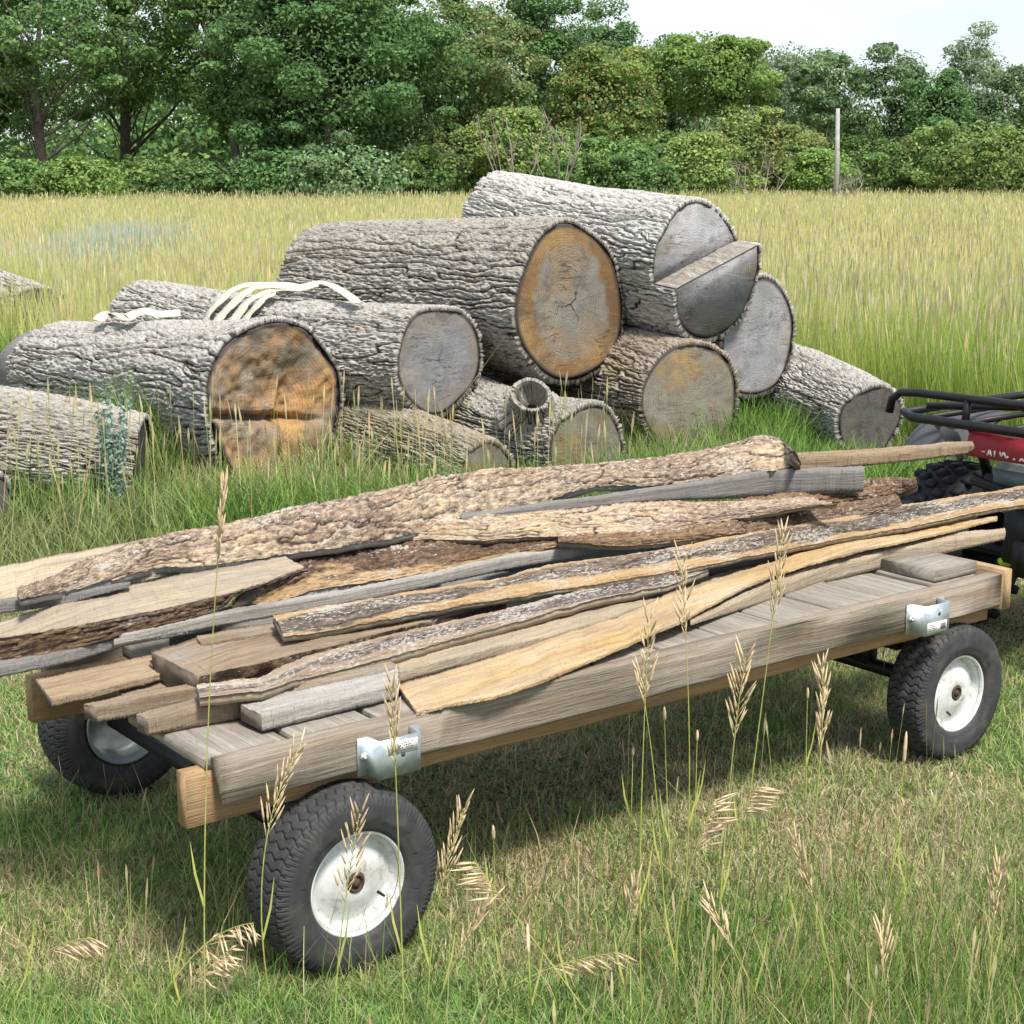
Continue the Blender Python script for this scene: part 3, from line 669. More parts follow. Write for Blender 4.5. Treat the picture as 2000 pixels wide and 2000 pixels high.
# close ring in angle
last = np.arange(nc-1); tq = np.concatenate([tq, np.stack([(na-1)*nc+last, (na-1)*nc+last+1, last+1, last], 1)])
def lathe(prof, n=96):
    a = np.linspace(0, 2*np.pi, n, endpoint=False)
    V = np.array([[np.cos(t)*r, y, np.sin(t)*r] for t in a for r, y in prof]).reshape(n, len(prof), 3)
    Q = []; k = len(prof)
    for i in range(n):
        j = (i+1) % n
        for q in range(k-1): Q.append([i*k+q, i*k+q+1, j*k+q+1, j*k+q])
    return V.reshape(-1, 3), np.array(Q)
WHEEL0 = None
def wheel_proto():
    w_ = empty('wheel', parent=cart)
    mk('tyre', tv, tq, rub, w_, attrs={'h': thh})
    # outer face is at y = -.07; the dish bulges out in the centre
    V, Q = lathe([(.1165, -.052), (.1175, -.058), (.114, -.060), (.110, -.056), (.107, -.035), (.100, -.022), (.088, -.026), (.06, -.040), (.045, -.046), (.026, -.049), (.022, -.047), (.02, -.02), (.0, -.02)])
    o = mk('rim', V, Q, rimm, w_)
    V, Q = lathe([(.0, .0), (.06, .0), (.09, -.005), (.100, .02), (.104, .05), (.110, .066), (.1135, .064), (.1125, .058), (.1, .05)])
    o2 = mk('inner_rim', V, Q, plain('grey_inner_rim', (.3, .33, .34), .5, .3, dirt=(.15, .14, .12)), w_)
    hb = MB(); V, Q = lathe([(.0, -.054), (.007, -.054), (.009, -.050), (.012, -.046), (.0145, -.046), (.016, -.052), (.0185, -.053), (.021, -.050), (.022, -.04)], 40); hb.add(V, Q); hb.build('hub', rust, w_, smooth=True)
    vv = MB(); vv.tube([(.062, -.047, -.02), (.066, -.062, -.022), (.068, -.067, -.023)], [.0035, .0035, .0025], 8); vv.build('valve', black, w_)
    return w_
wp = wheel_proto()
def copy_wheel(src, loc, rz, roll):
    c = src.copy(); COL.objects.link(c); c.parent = cart; c.location = loc; c.rotation_euler = (0, roll, rz)
    for ch_ in src.children:
        d = ch_.copy(); COL.objects.link(d); d.parent = c
    return c
wp.location = (.290, .016, .203); wp.rotation_euler = (0, R(15), R(0))
w2 = copy_wheel(wp, (2.365, .055, .201), R(0), R(110)); w2.scale = (.975, .86, .975)
w3 = copy_wheel(wp, (.325, 1.25, .215), math.pi, R(40)); w4 = copy_wheel(wp, (2.335, 1.2, .203), math.pi, R(200))
wp['label'] = 'near rear wheel with wide wavy tread'; w2['label'] = 'near front wheel'; w3['label'] = 'far rear wheel, seen from its grey inner side'; w4['label'] = 'far front wheel'

# ================================================================ LOAD: SAWN SLABS AND BOARDS
def pl(poly, k):
    xs = np.array([p[0] for p in poly], float); ys = np.array([p[1] for p in poly], float)
    x = np.linspace(xs[0], xs[-1], k); return x, np.interp(x, xs, ys)
def slab(name, label, far, near, zf, zn, kind, mats, th=.03, low=None, seed=0, bd=.008, sc=2.2, k=None, cat='board', back=.75):
    """far/near: photo outlines of the far (or crest) and near top edges; zf/zn heights (left, right) above ground"""
    k = int((k or 260)*1.5)
    fx, fy = pl(far, k); nx, ny = pl(near, k); t = np.linspace(0, 1, k)
    jj = 2.2 if kind == 'bark' else 1.4
    fy = fy+jj*.5*fbm(fx*.03, fx*0+seed, seed, 4); ny = ny+jj*fbm(nx*.035, nx*0+seed, seed+1, 4)
    zf = np.interp(t, np.linspace(0, 1, len(zf)), zf); zn = np.interp(t, np.linspace(0, 1, len(zn)), zn)
    P0 = np.array([uz(fx[i], fy[i], zf[i]) for i in range(k)]); P1 = np.array([uz(nx[i], ny[i], zn[i]) for i in range(k)])
    wmin = .07 if kind == 'bark' else .03
    for i in range(k):
        r0_ = math.hypot(P0[i][0], P0[i][1]); r1_ = math.hypot(P1[i][0], P1[i][1])
        if r1_ > r0_-wmin:
            d = ray(nx[i], ny[i]); P1[i] = CP+d*((r0_-wmin)/math.hypot(d[0], d[1]))
    if low is not None:
        lx, ly = pl(low, k); TH = np.zeros(k)
        for i in range(k):
            d = ray(lx[i], ly[i]); dist = math.hypot(P1[i][0], P1[i][1])/math.hypot(d[0], d[1]); TH[i] = P1[i][2]-(CH+d[2]*dist)
        TH = np.clip(TH, .008, .2)
    else: TH = np.full(k, th)
    u = np.concatenate([[0], np.cumsum(np.linalg.norm(np.diff(P1, axis=0), axis=1))])
    wdt = np.linalg.norm(P1-P0, axis=1)
    up = np.array([0, 0, 1.])
    wob = lambda q, s_: fbm(u*5, u*0+q, seed+s_, 3)*.004
    m_, org = None, np.array([P1[:, 0].mean(), P1[:, 1].mean(), P1[:, 2].mean()])
    wood_m, bark_m = mats
    if kind in ('board', 'moon'):
        mt = 14
        v = np.linspace(0, 1, mt)
        top = P0[:, None]+(P1-P0)[:, None]*v[None, :, None]
        top[..., 2] += wob(0, 1)[:, None]*.5+.0015*vn(u[:, None]*30, v[None]*6, seed)
        if kind == 'board':
            b1 = P1-up*TH[:, None]; b0 = P0-up*TH[:, None]
            vs = np.linspace(0, 1, 5)[1:]
            side = P1[:, None]+(b1-P1)[:, None]*vs[None, :, None]
            ring = np.concatenate([top, side, b0[:, None]], 1)
            per = np.concatenate([v[None]*wdt[:, None], wdt[:, None]+vs[None]*TH[:, None], (wdt*2+TH)[:, None]], 1)
        else:
            va = np.linspace(0, np.pi, 14)[1:-1]
            arc = (P0+P1)[:, None]/2+((P1-P0)/2)[:, None]*np.cos(va)[None, :, None]*1.0-up*(TH[:, None]*np.sin(va)[None]**.8)[..., None]
            ring = np.concatenate([top, arc], 1)
            per = np.concatenate([v[None]*wdt[:, None], wdt[:, None]+np.repeat((va/np.pi*.2)[None], k, 0)], 1)
        mm = ring.shape[1]
        ring = ring+ (np.random.default_rng(seed).normal(0, .0006, ring.shape))
        UV = np.stack([np.repeat(u[:, None], mm, 1)+seed*.7, per+seed*.31], -1)
        root = mk(name, ring.reshape(-1, 3), gridQ(k, mm, True)[:, ::-1], wood_m, None, uv=UV.reshape(-1, 2), ngons=[list(range(mm)), [(k-1)*mm+i for i in range(mm)][::-1]], smooth=False, origin=org)
        if bark_m is not None:
            # bark kept on the near edge (or, for a half round, the underside)
            if kind == 'moon':
                src = np.concatenate([P1[:, None]*1.0, arc], 1); q = src.shape[1]; ctr = (P0+P1)[:, None]/2
                dirs = src-ctr; dirs /= np.linalg.norm(dirs, axis=2)[..., None]+1e-9
            else:
                q = 12; vs = np.linspace(-.02, 1.0, q)
                src = P1[:, None]-up*(TH[:, None]*vs[None])[..., None]
                out2 = (P1-P0)/wdt[:, None]; dirs = np.repeat(out2[:, None], q, 1); dirs = dirs.copy()
                src = src+dirs*.004
            vv = np.linspace(0, 1, q)
            H = bark_h(np.repeat(u[:, None], q, 1), np.repeat(vv[None], k, 0)*.9, .25, seed+3, sc)
            S2 = src+dirs*(.004+bd*H)[..., None]
            UV = np.stack([np.repeat(u[:, None], q, 1), np.repeat(vv[None], k, 0)*.14], -1)
            b = mk('bark', S2.reshape(-1, 3), gridQ(k, q)[:, ::-1], bark_m, None, uv=UV.reshape(-1, 2), attrs={'h': H.ravel(), 'vn': np.repeat(vv[None], k, 0).ravel()}, origin=org)
            b.parent = root; b.location = (0, 0, 0)
    else:   # 'bark': rounded bark side up, flat sawn side down
        q = 56; v = np.linspace(-back, 1, q)
        hz = .45*np.sin(np.pi/2*v)+.55*v; vz = .45*np.cos(np.pi/2*v)+.55*(1-np.abs(v)**1.15)
        dxy = (P1-P0); dz = dxy[:, 2].copy(); dxy = dxy.copy(); dxy[:, 2] = 0
        arc = P0[:, None]+dxy[:, None]*hz[None, :, None]; arc[..., 2] = P1[:, 2][:, None]-dz[:, None]*vz[None]
        nx_ = dxy/np.linalg.norm(dxy, axis=1)[:, None]
        nrm = nx_[:, None]*hz[None, :, None]*.7+up*vz[None, :, None]; nrm /= np.linalg.norm(nrm, axis=2)[..., None]
        vm = (v+back)/(1+back)
        Wm = wdt.mean()*(1+back)
        PXU[0] = .75; H = bark_h(np.repeat(u[:, None], q, 1)*1.6, np.repeat((vm*Wm)[None], k, 0)/.25, .25, seed+3, 1.5); PXU[0] = 1.
        lump = fbm(u[:, None]*4, vm[None]*2.5, seed+8, 3)*.006
        arcb = arc+nrm*(lump-bd*.9-.002)[..., None]
        S2 = arcb+nrm*(.003+bd*H)[..., None]
        # body
        bb = arcb[:, ::3]; q2 = bb.shape[1]
        nb_ = arcb[:, -1]-up*TH[:, None]; fb_ = arcb[:, 0]-up*TH[:, None]
        ring = np.concatenate([bb-up*.002, arcb[:, -1:]-up*.002, nb_[:, None], fb_[:, None]], 1); mm = ring.shape[1]
        UV = np.stack([np.repeat(u[:, None], mm, 1)+seed*.7, np.repeat(np.concatenate([np.linspace(0, Wm, q2+1), [Wm+.04, Wm+.3]])[None], k, 0)], -1)
        root = mk(name, ring.reshape(-1, 3), gridQ(k, mm, True)[:, ::-1], wood_m, None, uv=UV.reshape(-1, 2), ngons=[list(range(mm)), [(k-1)*mm+i for i in range(mm)][::-1]], smooth=False, origin=org)
        UV = np.stack([np.repeat(u[:, None], q, 1), np.repeat((vm*Wm)[None], k, 0)], -1)
        b = mk('bark', S2.reshape(-1, 3), gridQ(k, q)[:, ::-1], bark_m, None, uv=UV.reshape(-1, 2), attrs={'h': H.ravel(), 'vn': np.repeat(vm[None], k, 0).ravel()}, origin=org)
        b.parent = root; b.location = (0, 0, 0)
    root.data.materials.append(MEND); npoly = len(root.data.polygons)
    for i in (1, 2): root.data.polygons[npoly-i].material_index = 1
    tag(root, label, cat, 'sawn slabs and boards loaded on the cart')
    return root
MEND = plain('dark_end_grain', (.14, .11, .085), .9, var=.45, scale=40, bump=.4)
W = dict(
    tang=mat_wood('tan_grey_sawn_wood', (.43, .37, .29), (.25, .2, .15), .8, saw=.6, seed=48, blotch=(.5, .38, .22), bl_amt=.5),
    gray=mat_wood('grey_sawn_wood', (.42, .395, .365), (.24, .215, .19), .6, saw=.5, seed=41),
    graydk=mat_wood('dark_grey_sawn_wood', (.25, .24, .235), (.15, .14, .13), .6, saw=.15, seed=42),
    tan=mat_wood('tan_sawn_wood', (.45, .37, .27), (.28, .21, .14), .7, saw=.4, seed=43, blotch=(.3, .27, .23), bl_amt=.6),
    pale=mat_wood('pale_fresh_wood', (.5, .42, .31), (.32, .25, .17), .7, saw=.4, seed=44, blotch=(.42, .37, .3), bl_amt=.5),
    gold=mat_wood('golden_inner_wood', (.55, .44, .29), (.38, .27, .16), .6, saw=.1, seed=45, warm=(.58, .4, .19), blotch=(.24, .16, .13), bl_amt=.6, dirt=.35),
    brown=mat_wood('brown_weathered_wood', (.33, .26, .185), (.17, .115, .075), .9, saw=.2, seed=46, blotch=(.3, .29, .27), bl_amt=.6),
    orange=mat_wood('orange_brown_wood', (.38, .285, .185), (.2, .14, .09), .9, saw=.2, seed=47, blotch=(.38, .34, .28), bl_amt=.5))
B = dict(
    gold=mat_slab_bark('golden_flaky_bark', (.5, .39, .26), (.23, .165, .12), .5, 1),
    light=mat_slab_bark('light_tan_bark', (.58, .46, .3), (.32, .22, .15), .6, 2),
    dark=mat_slab_bark('dark_brown_bark', (.26, .17, .1), (.12, .075, .045), .25, 3),
    patch=mat_slab_bark('orange_wood_with_lichen_bark', (.2, .15, .11), (.1, .08, .062), .75, 4, wood=(.46, .33, .19), woodamt=.27),
    patch2=mat_slab_bark('weathered_wood_with_grey_bark', (.2, .16, .14), (.1, .08, .07), .9, 5, wood=(.36, .29, .225), woodamt=.25),
    mix=mat_slab_bark('brown_wood_with_dark_bark', (.22, .13, .07), (.09, .06, .04), .45, 6, wood=(.42, .29, .16), woodamt=.1))
# back to front --------------------------------------------------
slab('bark_slab', 'thin bark edged strip sticking out furthest right at the back of the load', [(1500, 888), (1555, 884), (1700, 876), (1800, 868), (1850, 863), (1900, 862)], [(1480, 905), (1566, 893), (1700, 886), (1800, 877), (1850, 873), (1903, 871)], (.80, .82), (.785, .81), 'board', (W['orange'], None), low=[(1480, 934), (1566, 922), (1700, 909), (1800, 899), (1888, 887), (1903, 877)], seed=61)
slab('sawn_board', 'dark grey board standing on edge under the golden bark slab at the right', [(900, 1003), (1161, 968), (1350, 940), (1500, 916), (1683, 911)], [(900, 1006), (1161, 972), (1350, 944), (1500, 920), (1688, 914)], (.75, .79), (.748, .785), 'board', (W['graydk'], None), low=[(900, 1032), (1161, 990), (1300, 978), (1419, 975), (1550, 968), (1703, 962)], seed=62)
slab('bark_slab', 'knobbly bark slab tip at the right, just below the dark grey board', [(1380, 985), (1600, 952), (1701, 934), (1760, 932), (1790, 938)], [(1380, 1010), (1600, 985), (1701, 972), (1760, 962), (1793, 950)], (.70, .74), (.66, .70), 'bark', (W['brown'], B['dark']), seed=63, th=.02, bd=.012)
slab('sawn_board', 'wide pale tan plank at the left end, behind the golden bark slab', [(-60, 1122), (0, 1107), (100, 1086), (181, 1072), (300, 1052), (420, 1028)], [(-60, 1180), (0, 1168), (60, 1165), (181, 1140), (300, 1110), (420, 1080)], (.79, .78), (.735, .735), 'board', (W['pale'], None), th=.03, seed=64)
slab('bark_slab', 'longest slab, golden flaky bark, lying on top of the whole load', [(36, 1163), (109, 1123), (181, 1085), (290, 1053), (453, 1018), (600, 985), (709, 965), (781, 947), (854, 927), (962, 914), (1143, 905), (1324, 887), (1407, 871), (1473, 852), (1498, 850), (1523, 854), (1552, 878)], [(40, 1170), (145, 1151), (254, 1125), (315, 1107), (399, 1107), (554, 1083), (700, 1063), (800, 1045), (900, 1022), (977, 1005), (1053, 990), (1107, 965), (1161, 951), (1300, 947), (1407, 933), (1500, 920), (1566, 908)], (.765, .81, .845, .84, .85), (.75, .73, .708, .74, .79), 'bark', (W['gray'], B['gold']), th=.018, seed=65, k=420, bd=.010)
slab('bark_slab', 'light tan bark slab with a curling lower edge, under the golden slab', [(560, 1040), (745, 1010), (900, 1000), (977, 1007), (1060, 998), (1200, 985), (1400, 981), (1531, 978), (1600, 976)], [(430, 1105), (600, 1077), (745, 1056), (835, 1054), (944, 1056), (1017, 1049), (1107, 1047), (1300, 1036), (1448, 1013), (1573, 991), (1640, 984)], (.745, .75, .735, .73), (.70, .695, .69, .685), 'bark', (W['brown'], B['light']), back=.3, th=.012, seed=66, k=340, bd=.009)
slab('bark_slab', 'brown bark slab with a pale broken tip, right of centre behind the patchy slab', [(1090, 1052), (1200, 1043), (1324, 1031), (1448, 1012), (1573, 990), (1697, 976), (1752, 966)], [(1090, 1058), (1200, 1066), (1280, 1064), (1366, 1052), (1457, 1042), (1573, 1030), (1697, 1005), (1762, 985)], (.69, .70), (.655, .66), 'bark', (W['brown'], B['dark']), th=.015, seed=67, bd=.01)
slab('sawn_board', 'dark board with a pale tip jutting left under the golden slab', [(-60, 1180), (0, 1170), (120, 1158), (254, 1135)], [(-60, 1188), (0, 1176), (120, 1163), (254, 1139)], (.735, .735), (.73, .73), 'board', (W['graydk'], None), low=[(-60, 1215), (0, 1199), (120, 1182), (254, 1146)], seed=68)
slab('sawn_board', 'broad tan grey plank running off the left edge, with bark underneath', [(-60, 1226), (0, 1214), (181, 1160), (301, 1134), (420, 1110), (556, 1085)], [(-60, 1256), (0, 1243), (181, 1214), (300, 1190), (435, 1160), (520, 1135), (594, 1106)], (.715, .72), (.70, .70), 'board', (W['tang'], B['dark']), low=[(-60, 1312), (0, 1298), (181, 1255), (300, 1225), (432, 1188), (462, 1152), (520, 1139), (594, 1109)], seed=69)
slab('sawn_board', 'grey weathered board lowest at the left edge under the broad pale plank', [(-60, 1290), (0, 1285), (181, 1245), (300, 1225), (420, 1200)], [(-60, 1320), (0, 1303), (145, 1270), (240, 1245), (420, 1210)], (.65, .655), (.645, .65), 'board', (W['graydk'], None), low=[(-60, 1336), (0, 1323), (145, 1292), (240, 1262), (420, 1230)], seed=70)
slab('bark_slab', 'half round slab with dark knotty bark and a grey sawn end, under the light slab', [(489, 1137), (558, 1095), (650, 1076), (800, 1062), (1000, 1052), (1120, 1046)], [(446, 1186), (525, 1178), (600, 1157), (700, 1140), (854, 1116), (991, 1085), (1140, 1062)], (.70, .69, .68), (.645, .645, .64), 'bark', (W['gray'], B['mix']), th=.02, seed=71, bd=.012)
slab('sawn_board', 'long narrow grey board with square left end, across the middle of the load', [(201, 1236), (435, 1192), (525, 1177), (700, 1145), (854, 1115), (984, 1084), (1143, 1062)], [(222, 1242), (435, 1197), (525, 1182), (700, 1150), (854, 1120), (984, 1089), (1143, 1066)], (.66, .66), (.655, .655), 'board', (W['gray'], None), low=[(226, 1262), (435, 1222), (525, 1207), (700, 1178), (854, 1143), (984, 1114), (1143, 1085)], seed=72)
slab('bark_slab', 'long slab with orange wood edges and white lichen patches, reaching past the right edge', [(536, 1207), (600, 1192), (781, 1161), (962, 1132), (1071, 1103), (1200, 1088), (1366, 1060), (1614, 1016), (1780, 987), (2060, 938)], [(554, 1243), (600, 1240), (700, 1219), (781, 1204), (926, 1179), (1107, 1150), (1200, 1135), (1366, 1107), (1490, 1082), (1614, 1057), (1780, 1028), (1904, 1002), (1987, 987), (2060, 978)], (.66, .66, .66, .67, .70), (.625, .62, .62, .625, .67), 'bark', (W['tan'], B['patch']), back=.15, th=.014, seed=73, k=420, bd=.0035)
slab('bark_slab', 'half moon shaped slab, flat face up, with thick dark end near the left', [(295, 1273), (384, 1244), (480, 1222), (554, 1215), (700, 1190), (850, 1165)], [(384, 1318), (489, 1297), (600, 1270), (700, 1245), (781, 1226), (900, 1196), (985, 1178)], (.625, .615), (.605, .60), 'moon', (W['brown'], B['dark']), th=.065, seed=74)
slab('sawn_board', 'short orange brown plank end with splintered tip at the far left of the deck', [(69, 1326), (160, 1308), (230, 1292), (297, 1277), (420, 1250)], [(101, 1366), (180, 1350), (240, 1334), (312, 1316), (420, 1292)], (.60, .60), (.58, .58), 'board', (W['orange'], None), th=.016, seed=75, k=120)
slab('sawn_board', 'thick grey stick end poking left below the half moon slab', [(163, 1375), (240, 1358), (337, 1341), (470, 1318)], [(188, 1381), (254, 1368), (350, 1348), (480, 1325)], (.575, .575), (.57, .57), 'board', (W['brown'], None), low=[(188, 1411), (254, 1401), (350, 1376), (480, 1350)], seed=76, k=120)
slab('sawn_board', 'squared dark stick end jutting over the left edge of the deck', [(266, 1394), (384, 1362), (489, 1345), (620, 1320), (760, 1290)], [(290, 1404), (384, 1384), (467, 1368), (620, 1336), (780, 1300)], (.575, .58), (.57, .575), 'board', (W['brown'], None), low=[(290, 1438), (384, 1419), (478, 1401), (620, 1368), (780, 1325)], seed=77)
slab('bark_slab', 'slab with a ragged strip of silvery bark, between the half moon slab and the golden board', [(384, 1338), (507, 1324), (600, 1284), (781, 1237), (926, 1204), (1071, 1168), (1200, 1138), (1300, 1122), (1378, 1096)], [(390, 1362), (507, 1350), (600, 1324), (781, 1277), (962, 1228), (1107, 1186), (1200, 1163), (1300, 1146), (1385, 1112)], (.61, .61), (.585, .585), 'bark', (W['tan'], B['patch2']), back=.1, th=.022, seed=78, bd=.004, k=320)
slab('sawn_board', 'long tan sawn board lying against the silvery bark strip', [(560, 1345), (700, 1305), (781, 1280), (962, 1232), (1107, 1190), (1300, 1148), (1400, 1120), (1500, 1095)], [(560, 1360), (700, 1329), (781, 1309), (962, 1262), (1071, 1241), (1200, 1202), (1300, 1162), (1400, 1130), (1500, 1103)], (.565, .57), (.56, .565), 'board', (W['tan'], None), th=.03, seed=79)
slab('sawn_board', 'stout pale board with a square end at the left front, next to the deck planks', [(469, 1376), (560, 1352), (640, 1335), (763, 1309), (778, 1305)], [(511, 1398), (600, 1376), (700, 1352), (763, 1336), (778, 1332)], (.575, .575), (.57, .57), 'board', (W['gray'], None), low=[(513, 1428), (600, 1407), (700, 1382), (763, 1366), (778, 1362)], seed=80, k=140)
slab('sawn_board', 'wide golden inner wood board with a waving edge, nearest the front rail', [(776, 1337), (870, 1310), (962, 1284), (1071, 1244), (1200, 1208), (1312, 1156), (1490, 1103), (1656, 1049), (1780, 1024), (1948, 1008)], [(814, 1391), (872, 1375), (962, 1360), (1071, 1324), (1200, 1268), (1324, 1214), (1448, 1148), (1515, 1119), (1614, 1090), (1697, 1069), (1780, 1053), (1948, 1012)], (.548, .56, .585, .61, .63), (.537, .55, .578, .605, .625), 'board', (W['gold'], None), th=.009, seed=81, k=360)
slab('sawn_board', 'straight tan board at the right, rising over the front deck planks', [(1345, 1210), (1490, 1140), (1614, 1094), (1738, 1061), (1850, 1043), (1962, 1030)], [(1349, 1216), (1490, 1152), (1614, 1106), (1738, 1074), (1850, 1054), (1964, 1038)], (.555, .58, .61), (.55, .576, .606), 'board', (W['tan'], B['dark'] if False else None), low=[(1349, 1222), (1490, 1178), (1614, 1138), (1780, 1096), (1850, 1080), (1965, 1054)], seed=82)
slab('sawn_board', 'thin dark stick under the short orange brown plank at the left', [(228, 1345), (280, 1334), (400, 1308)], [(248, 1366), (300, 1356), (420, 1330)], (.555, .56), (.55, .555), 'board', (W['brown'], None), th=.02, seed=85, k=80)
slab('sawn_board', 'thin grey board wedged between the golden board and the straight tan board', [(1460, 1128), (1620, 1066), (1720, 1046), (1845, 1030)], [(1460, 1140), (1620, 1084), (1720, 1064), (1858, 1044)], (.57, .60), (.566, .595), 'board', (W['gray'], None), th=.012, seed=86, k=140)
slab('sawn_board', 'thin dark board under the left part of the long narrow grey board', [(384, 1243), (480, 1226), (640, 1196)], [(392, 1256), (490, 1240), (650, 1212)], (.63, .63), (.625, .625), 'board', (W['brown'], None), th=.015, seed=87, k=80)
slab('sawn_board', 'thin brown board edge showing above the half moon slab', [(560, 1222), (750, 1184), (950, 1140), (1100, 1104)], [(560, 1236), (750, 1200), (950, 1156), (1100, 1120)], (.62, .62), (.615, .615), 'board', (W['brown'], None), th=.012, seed=88, k=120)
slab('sawn_board', 'dark board hidden low in the middle of the stack', [(520, 1310), (900, 1195), (1300, 1090), (1650, 1035)], [(520, 1340), (900, 1225), (1300, 1120), (1650, 1055)], (.56, .60), (.555, .595), 'board', (W['graydk'], None), th=.03, seed=83, k=100)
slab('sawn_board', 'dark board deep under the back of the stack', [(330, 1210), (800, 1110), (1300, 1035), (1690, 975)], [(330, 1250), (800, 1150), (1300, 1075), (1690, 1005)], (.61, .61), (.60, .60), 'board', (W['graydk'], None), th=.08, seed=84, k=100)

# ================================================================ QUAD BIKE (rear, at the right edge)
redp = plain('red_plastic', (.46, .035, .055), .5, var=.15, scale=8, dirt=(.35, .05, .06), dirt_amt=.4)
gryp = plain('grey_plastic', (.075, .075, .08), .55, var=.2, scale=10, dirt=(.25, .22, .18), dirt_amt=.35)
bike = empty('quad_bike', tuple(CW(3.6, .47)), CA); tag(bike, 'quad bike with black tube rack and red tail panel, cut off by the right edge', 'quad bike')
def BL(s, n, z): return np.array([s-3.6, n-.47, z])    # cart frame -> bike frame
def bikepts(L): return [BL(*p) for p in L]
rk = MB()
zr = .83
# lower loop, raised rear rail with posts
rk.tube(bikepts([(3.28, .99, zr), (3.22, .91, zr-.005), (3.2, .5, zr), (3.2, -.1, zr)]), .017, 10)
rk.tube(bikepts([(3.28, .99, zr), (3.45, 1.0, zr), (3.9, .97, zr+.01), (3.98, .95, zr+.01), (3.98, -.05, zr+.01)]), .015, 10)
rk.tube(bikepts([(3.23, 1.02, zr), (3.23, 1.01, zr+.05), (3.23, .97, zr+.077), (3.23, .9, zr+.083), (3.23, .3, zr+.088), (3.23, -.1, zr+.088)]), .015, 10)
rk.tube(bikepts([(3.22, .68, zr), (3.23, .68, zr+.085)]), .014, 8)
for n_ in (.85, .68, .5, .3, .1): rk.tube(bikepts([(3.22, n_, zr), (3.6, n_, zr+.004), (3.98, n_, zr+.01)]), .011, 8)
rk.tube(bikepts([(3.35, .95, zr+.02), (3.6, .6, zr+.03), (3.55, .45, zr+.02), (3.4, .4, zr)]), .013, 8)
rk.tube(bikepts([(3.25, .68, zr), (3.3, .67, zr-.08), (3.34, .66, zr-.2)]), [.02, .018, .018], 8)
rk.build('rear_rack', black, bike, smooth=True)
# fender: a curved sheet over the wheel with thickness
def fender():
    k, q = 26, 12; a = np.linspace(R(20), R(118), k); nn = np.linspace(.76, 1.08, q)
    Rf = .30; V = []
    for lay, dr in ((0, 0), (1, -.008)):
        for i in range(k):
            for j in range(q):
                bulge = -.05*max(0, (j/(q-1)-.6)/.4)**2
                r_ = Rf+bulge+dr; V.append(BL(3.62-math.cos(a[i])*r_, nn[j], .61+math.sin(a[i])*r_*.68))
    V = np.array(V); Q = np.concatenate([gridQ(k, q), gridQ(k, q)[:, ::-1]+k*q])
    return mk('fender', V, Q, gryp, bike)
fender()
fl = MB(); fl.tube(bikepts([(3.3, .9, .71), (3.26, .8, .735), (3.27, .7, .70)]), [.01, .02, .01], 6); 
fp = MB(); fp.add([BL(3.30, .88, .80), BL(3.25, .73, .79), BL(3.24, .70, .71), BL(3.26, .73, .69), BL(3.31, .88, .79), BL(3.262, .73, .78), BL(3.252, .70, .70), BL(3.272, .73, .68)], [[0, 1, 2, 3], [7, 6, 5, 4], [0, 4, 5, 1], [1, 5, 6, 2], [2, 6, 7, 3], [3, 7, 4, 0]]); fp.build('fender_patch', gryp, bike)
# tail panel
tp = MB(); 
tp.add([BL(3.24, .70, .715), BL(3.24, -.1, .715), BL(3.235, -.1, .785), BL(3.235, .675, .80), BL(3.3, .68, .715), BL(3.3, -.1, .715), BL(3.3, -.1, .81), BL(3.3, .66, .815)], [[0, 1, 2, 3], [7, 6, 5, 4], [0, 4, 5, 1], [3, 2, 6, 7], [0, 3, 7, 4], [1, 5, 6, 2]])
tpo = tp.build('tail_panel', redp, bike, bevel=.006)
lt = MB()   # worn white lettering
def stroke(n0, z0, n1, z1, w_=.006):
    d = np.array([n1-n0, z1-z0]); Ln = np.linalg.norm(d); t_ = d/Ln; p = np.array([-t_[1], t_[0]])*w_/2
    c = [(n0+p[0], z0+p[1]), (n1+p[0], z1+p[1]), (n1-p[0], z1-p[1]), (n0-p[0], z0-p[1])]
    lt.add([BL(3.2375-(0.0006), a, b) for a, b in c]+[BL(3.2385, a, b) for a, b in c], [[0, 1, 2, 3], [7, 6, 5, 4], [0, 4, 5, 1], [1, 5, 6, 2], [2, 6, 7, 3], [3, 7, 4, 0]])
for st_ in ((.475, .683, .466, .703), (.466, .703, .457, .683), (.470, .690, .461, .690), (.445, .683, .445, .703), (.425, .703, .418, .686), (.418, .686, .408, .702), (.408, .702, .398, .684), (.398, .684, .39, .69), (.37, .684, .362, .684), (.345, .68, .337, .69), (.335, .69, .327, .682), (.50, .694, .485, .694, .003)):
    st_ = (st_[0]+.12, st_[1]+.045, st_[2]+.12, st_[3]+.045)+tuple(st_[4:])
    stroke(*st_)
lt.build('worn_lettering', paper, tpo)
# rear body and drive
bd_ = MB(); bd_.box(BL(3.62, .45, .60), (.62, .42, .1)); bd_.box(BL(3.55, .45, .46), (.5, .22, .22)); bd_.tube(bikepts([(3.62, 1.0, .3), (3.62, -.1, .3)]), .03, 8)
bd_.tube(bikepts([(3.3, .7, .62), (3.27, .45, .60), (3.27, .0, .60)]), .018, 8); bd_.box(BL(3.32, .47, .38), (.1, .06, .12)); bd_.build('chassis', black, bike, bevel=.01)
bx = MB(); bx.box(BL(3.40, .50, .645), (.2, .26, .10)); bx.build('storage_box', plain('grey_green_plastic', (.16, .19, .2), .5, var=.15, dirt=(.2, .2, .15)), bike, bevel=.02, smooth=True)
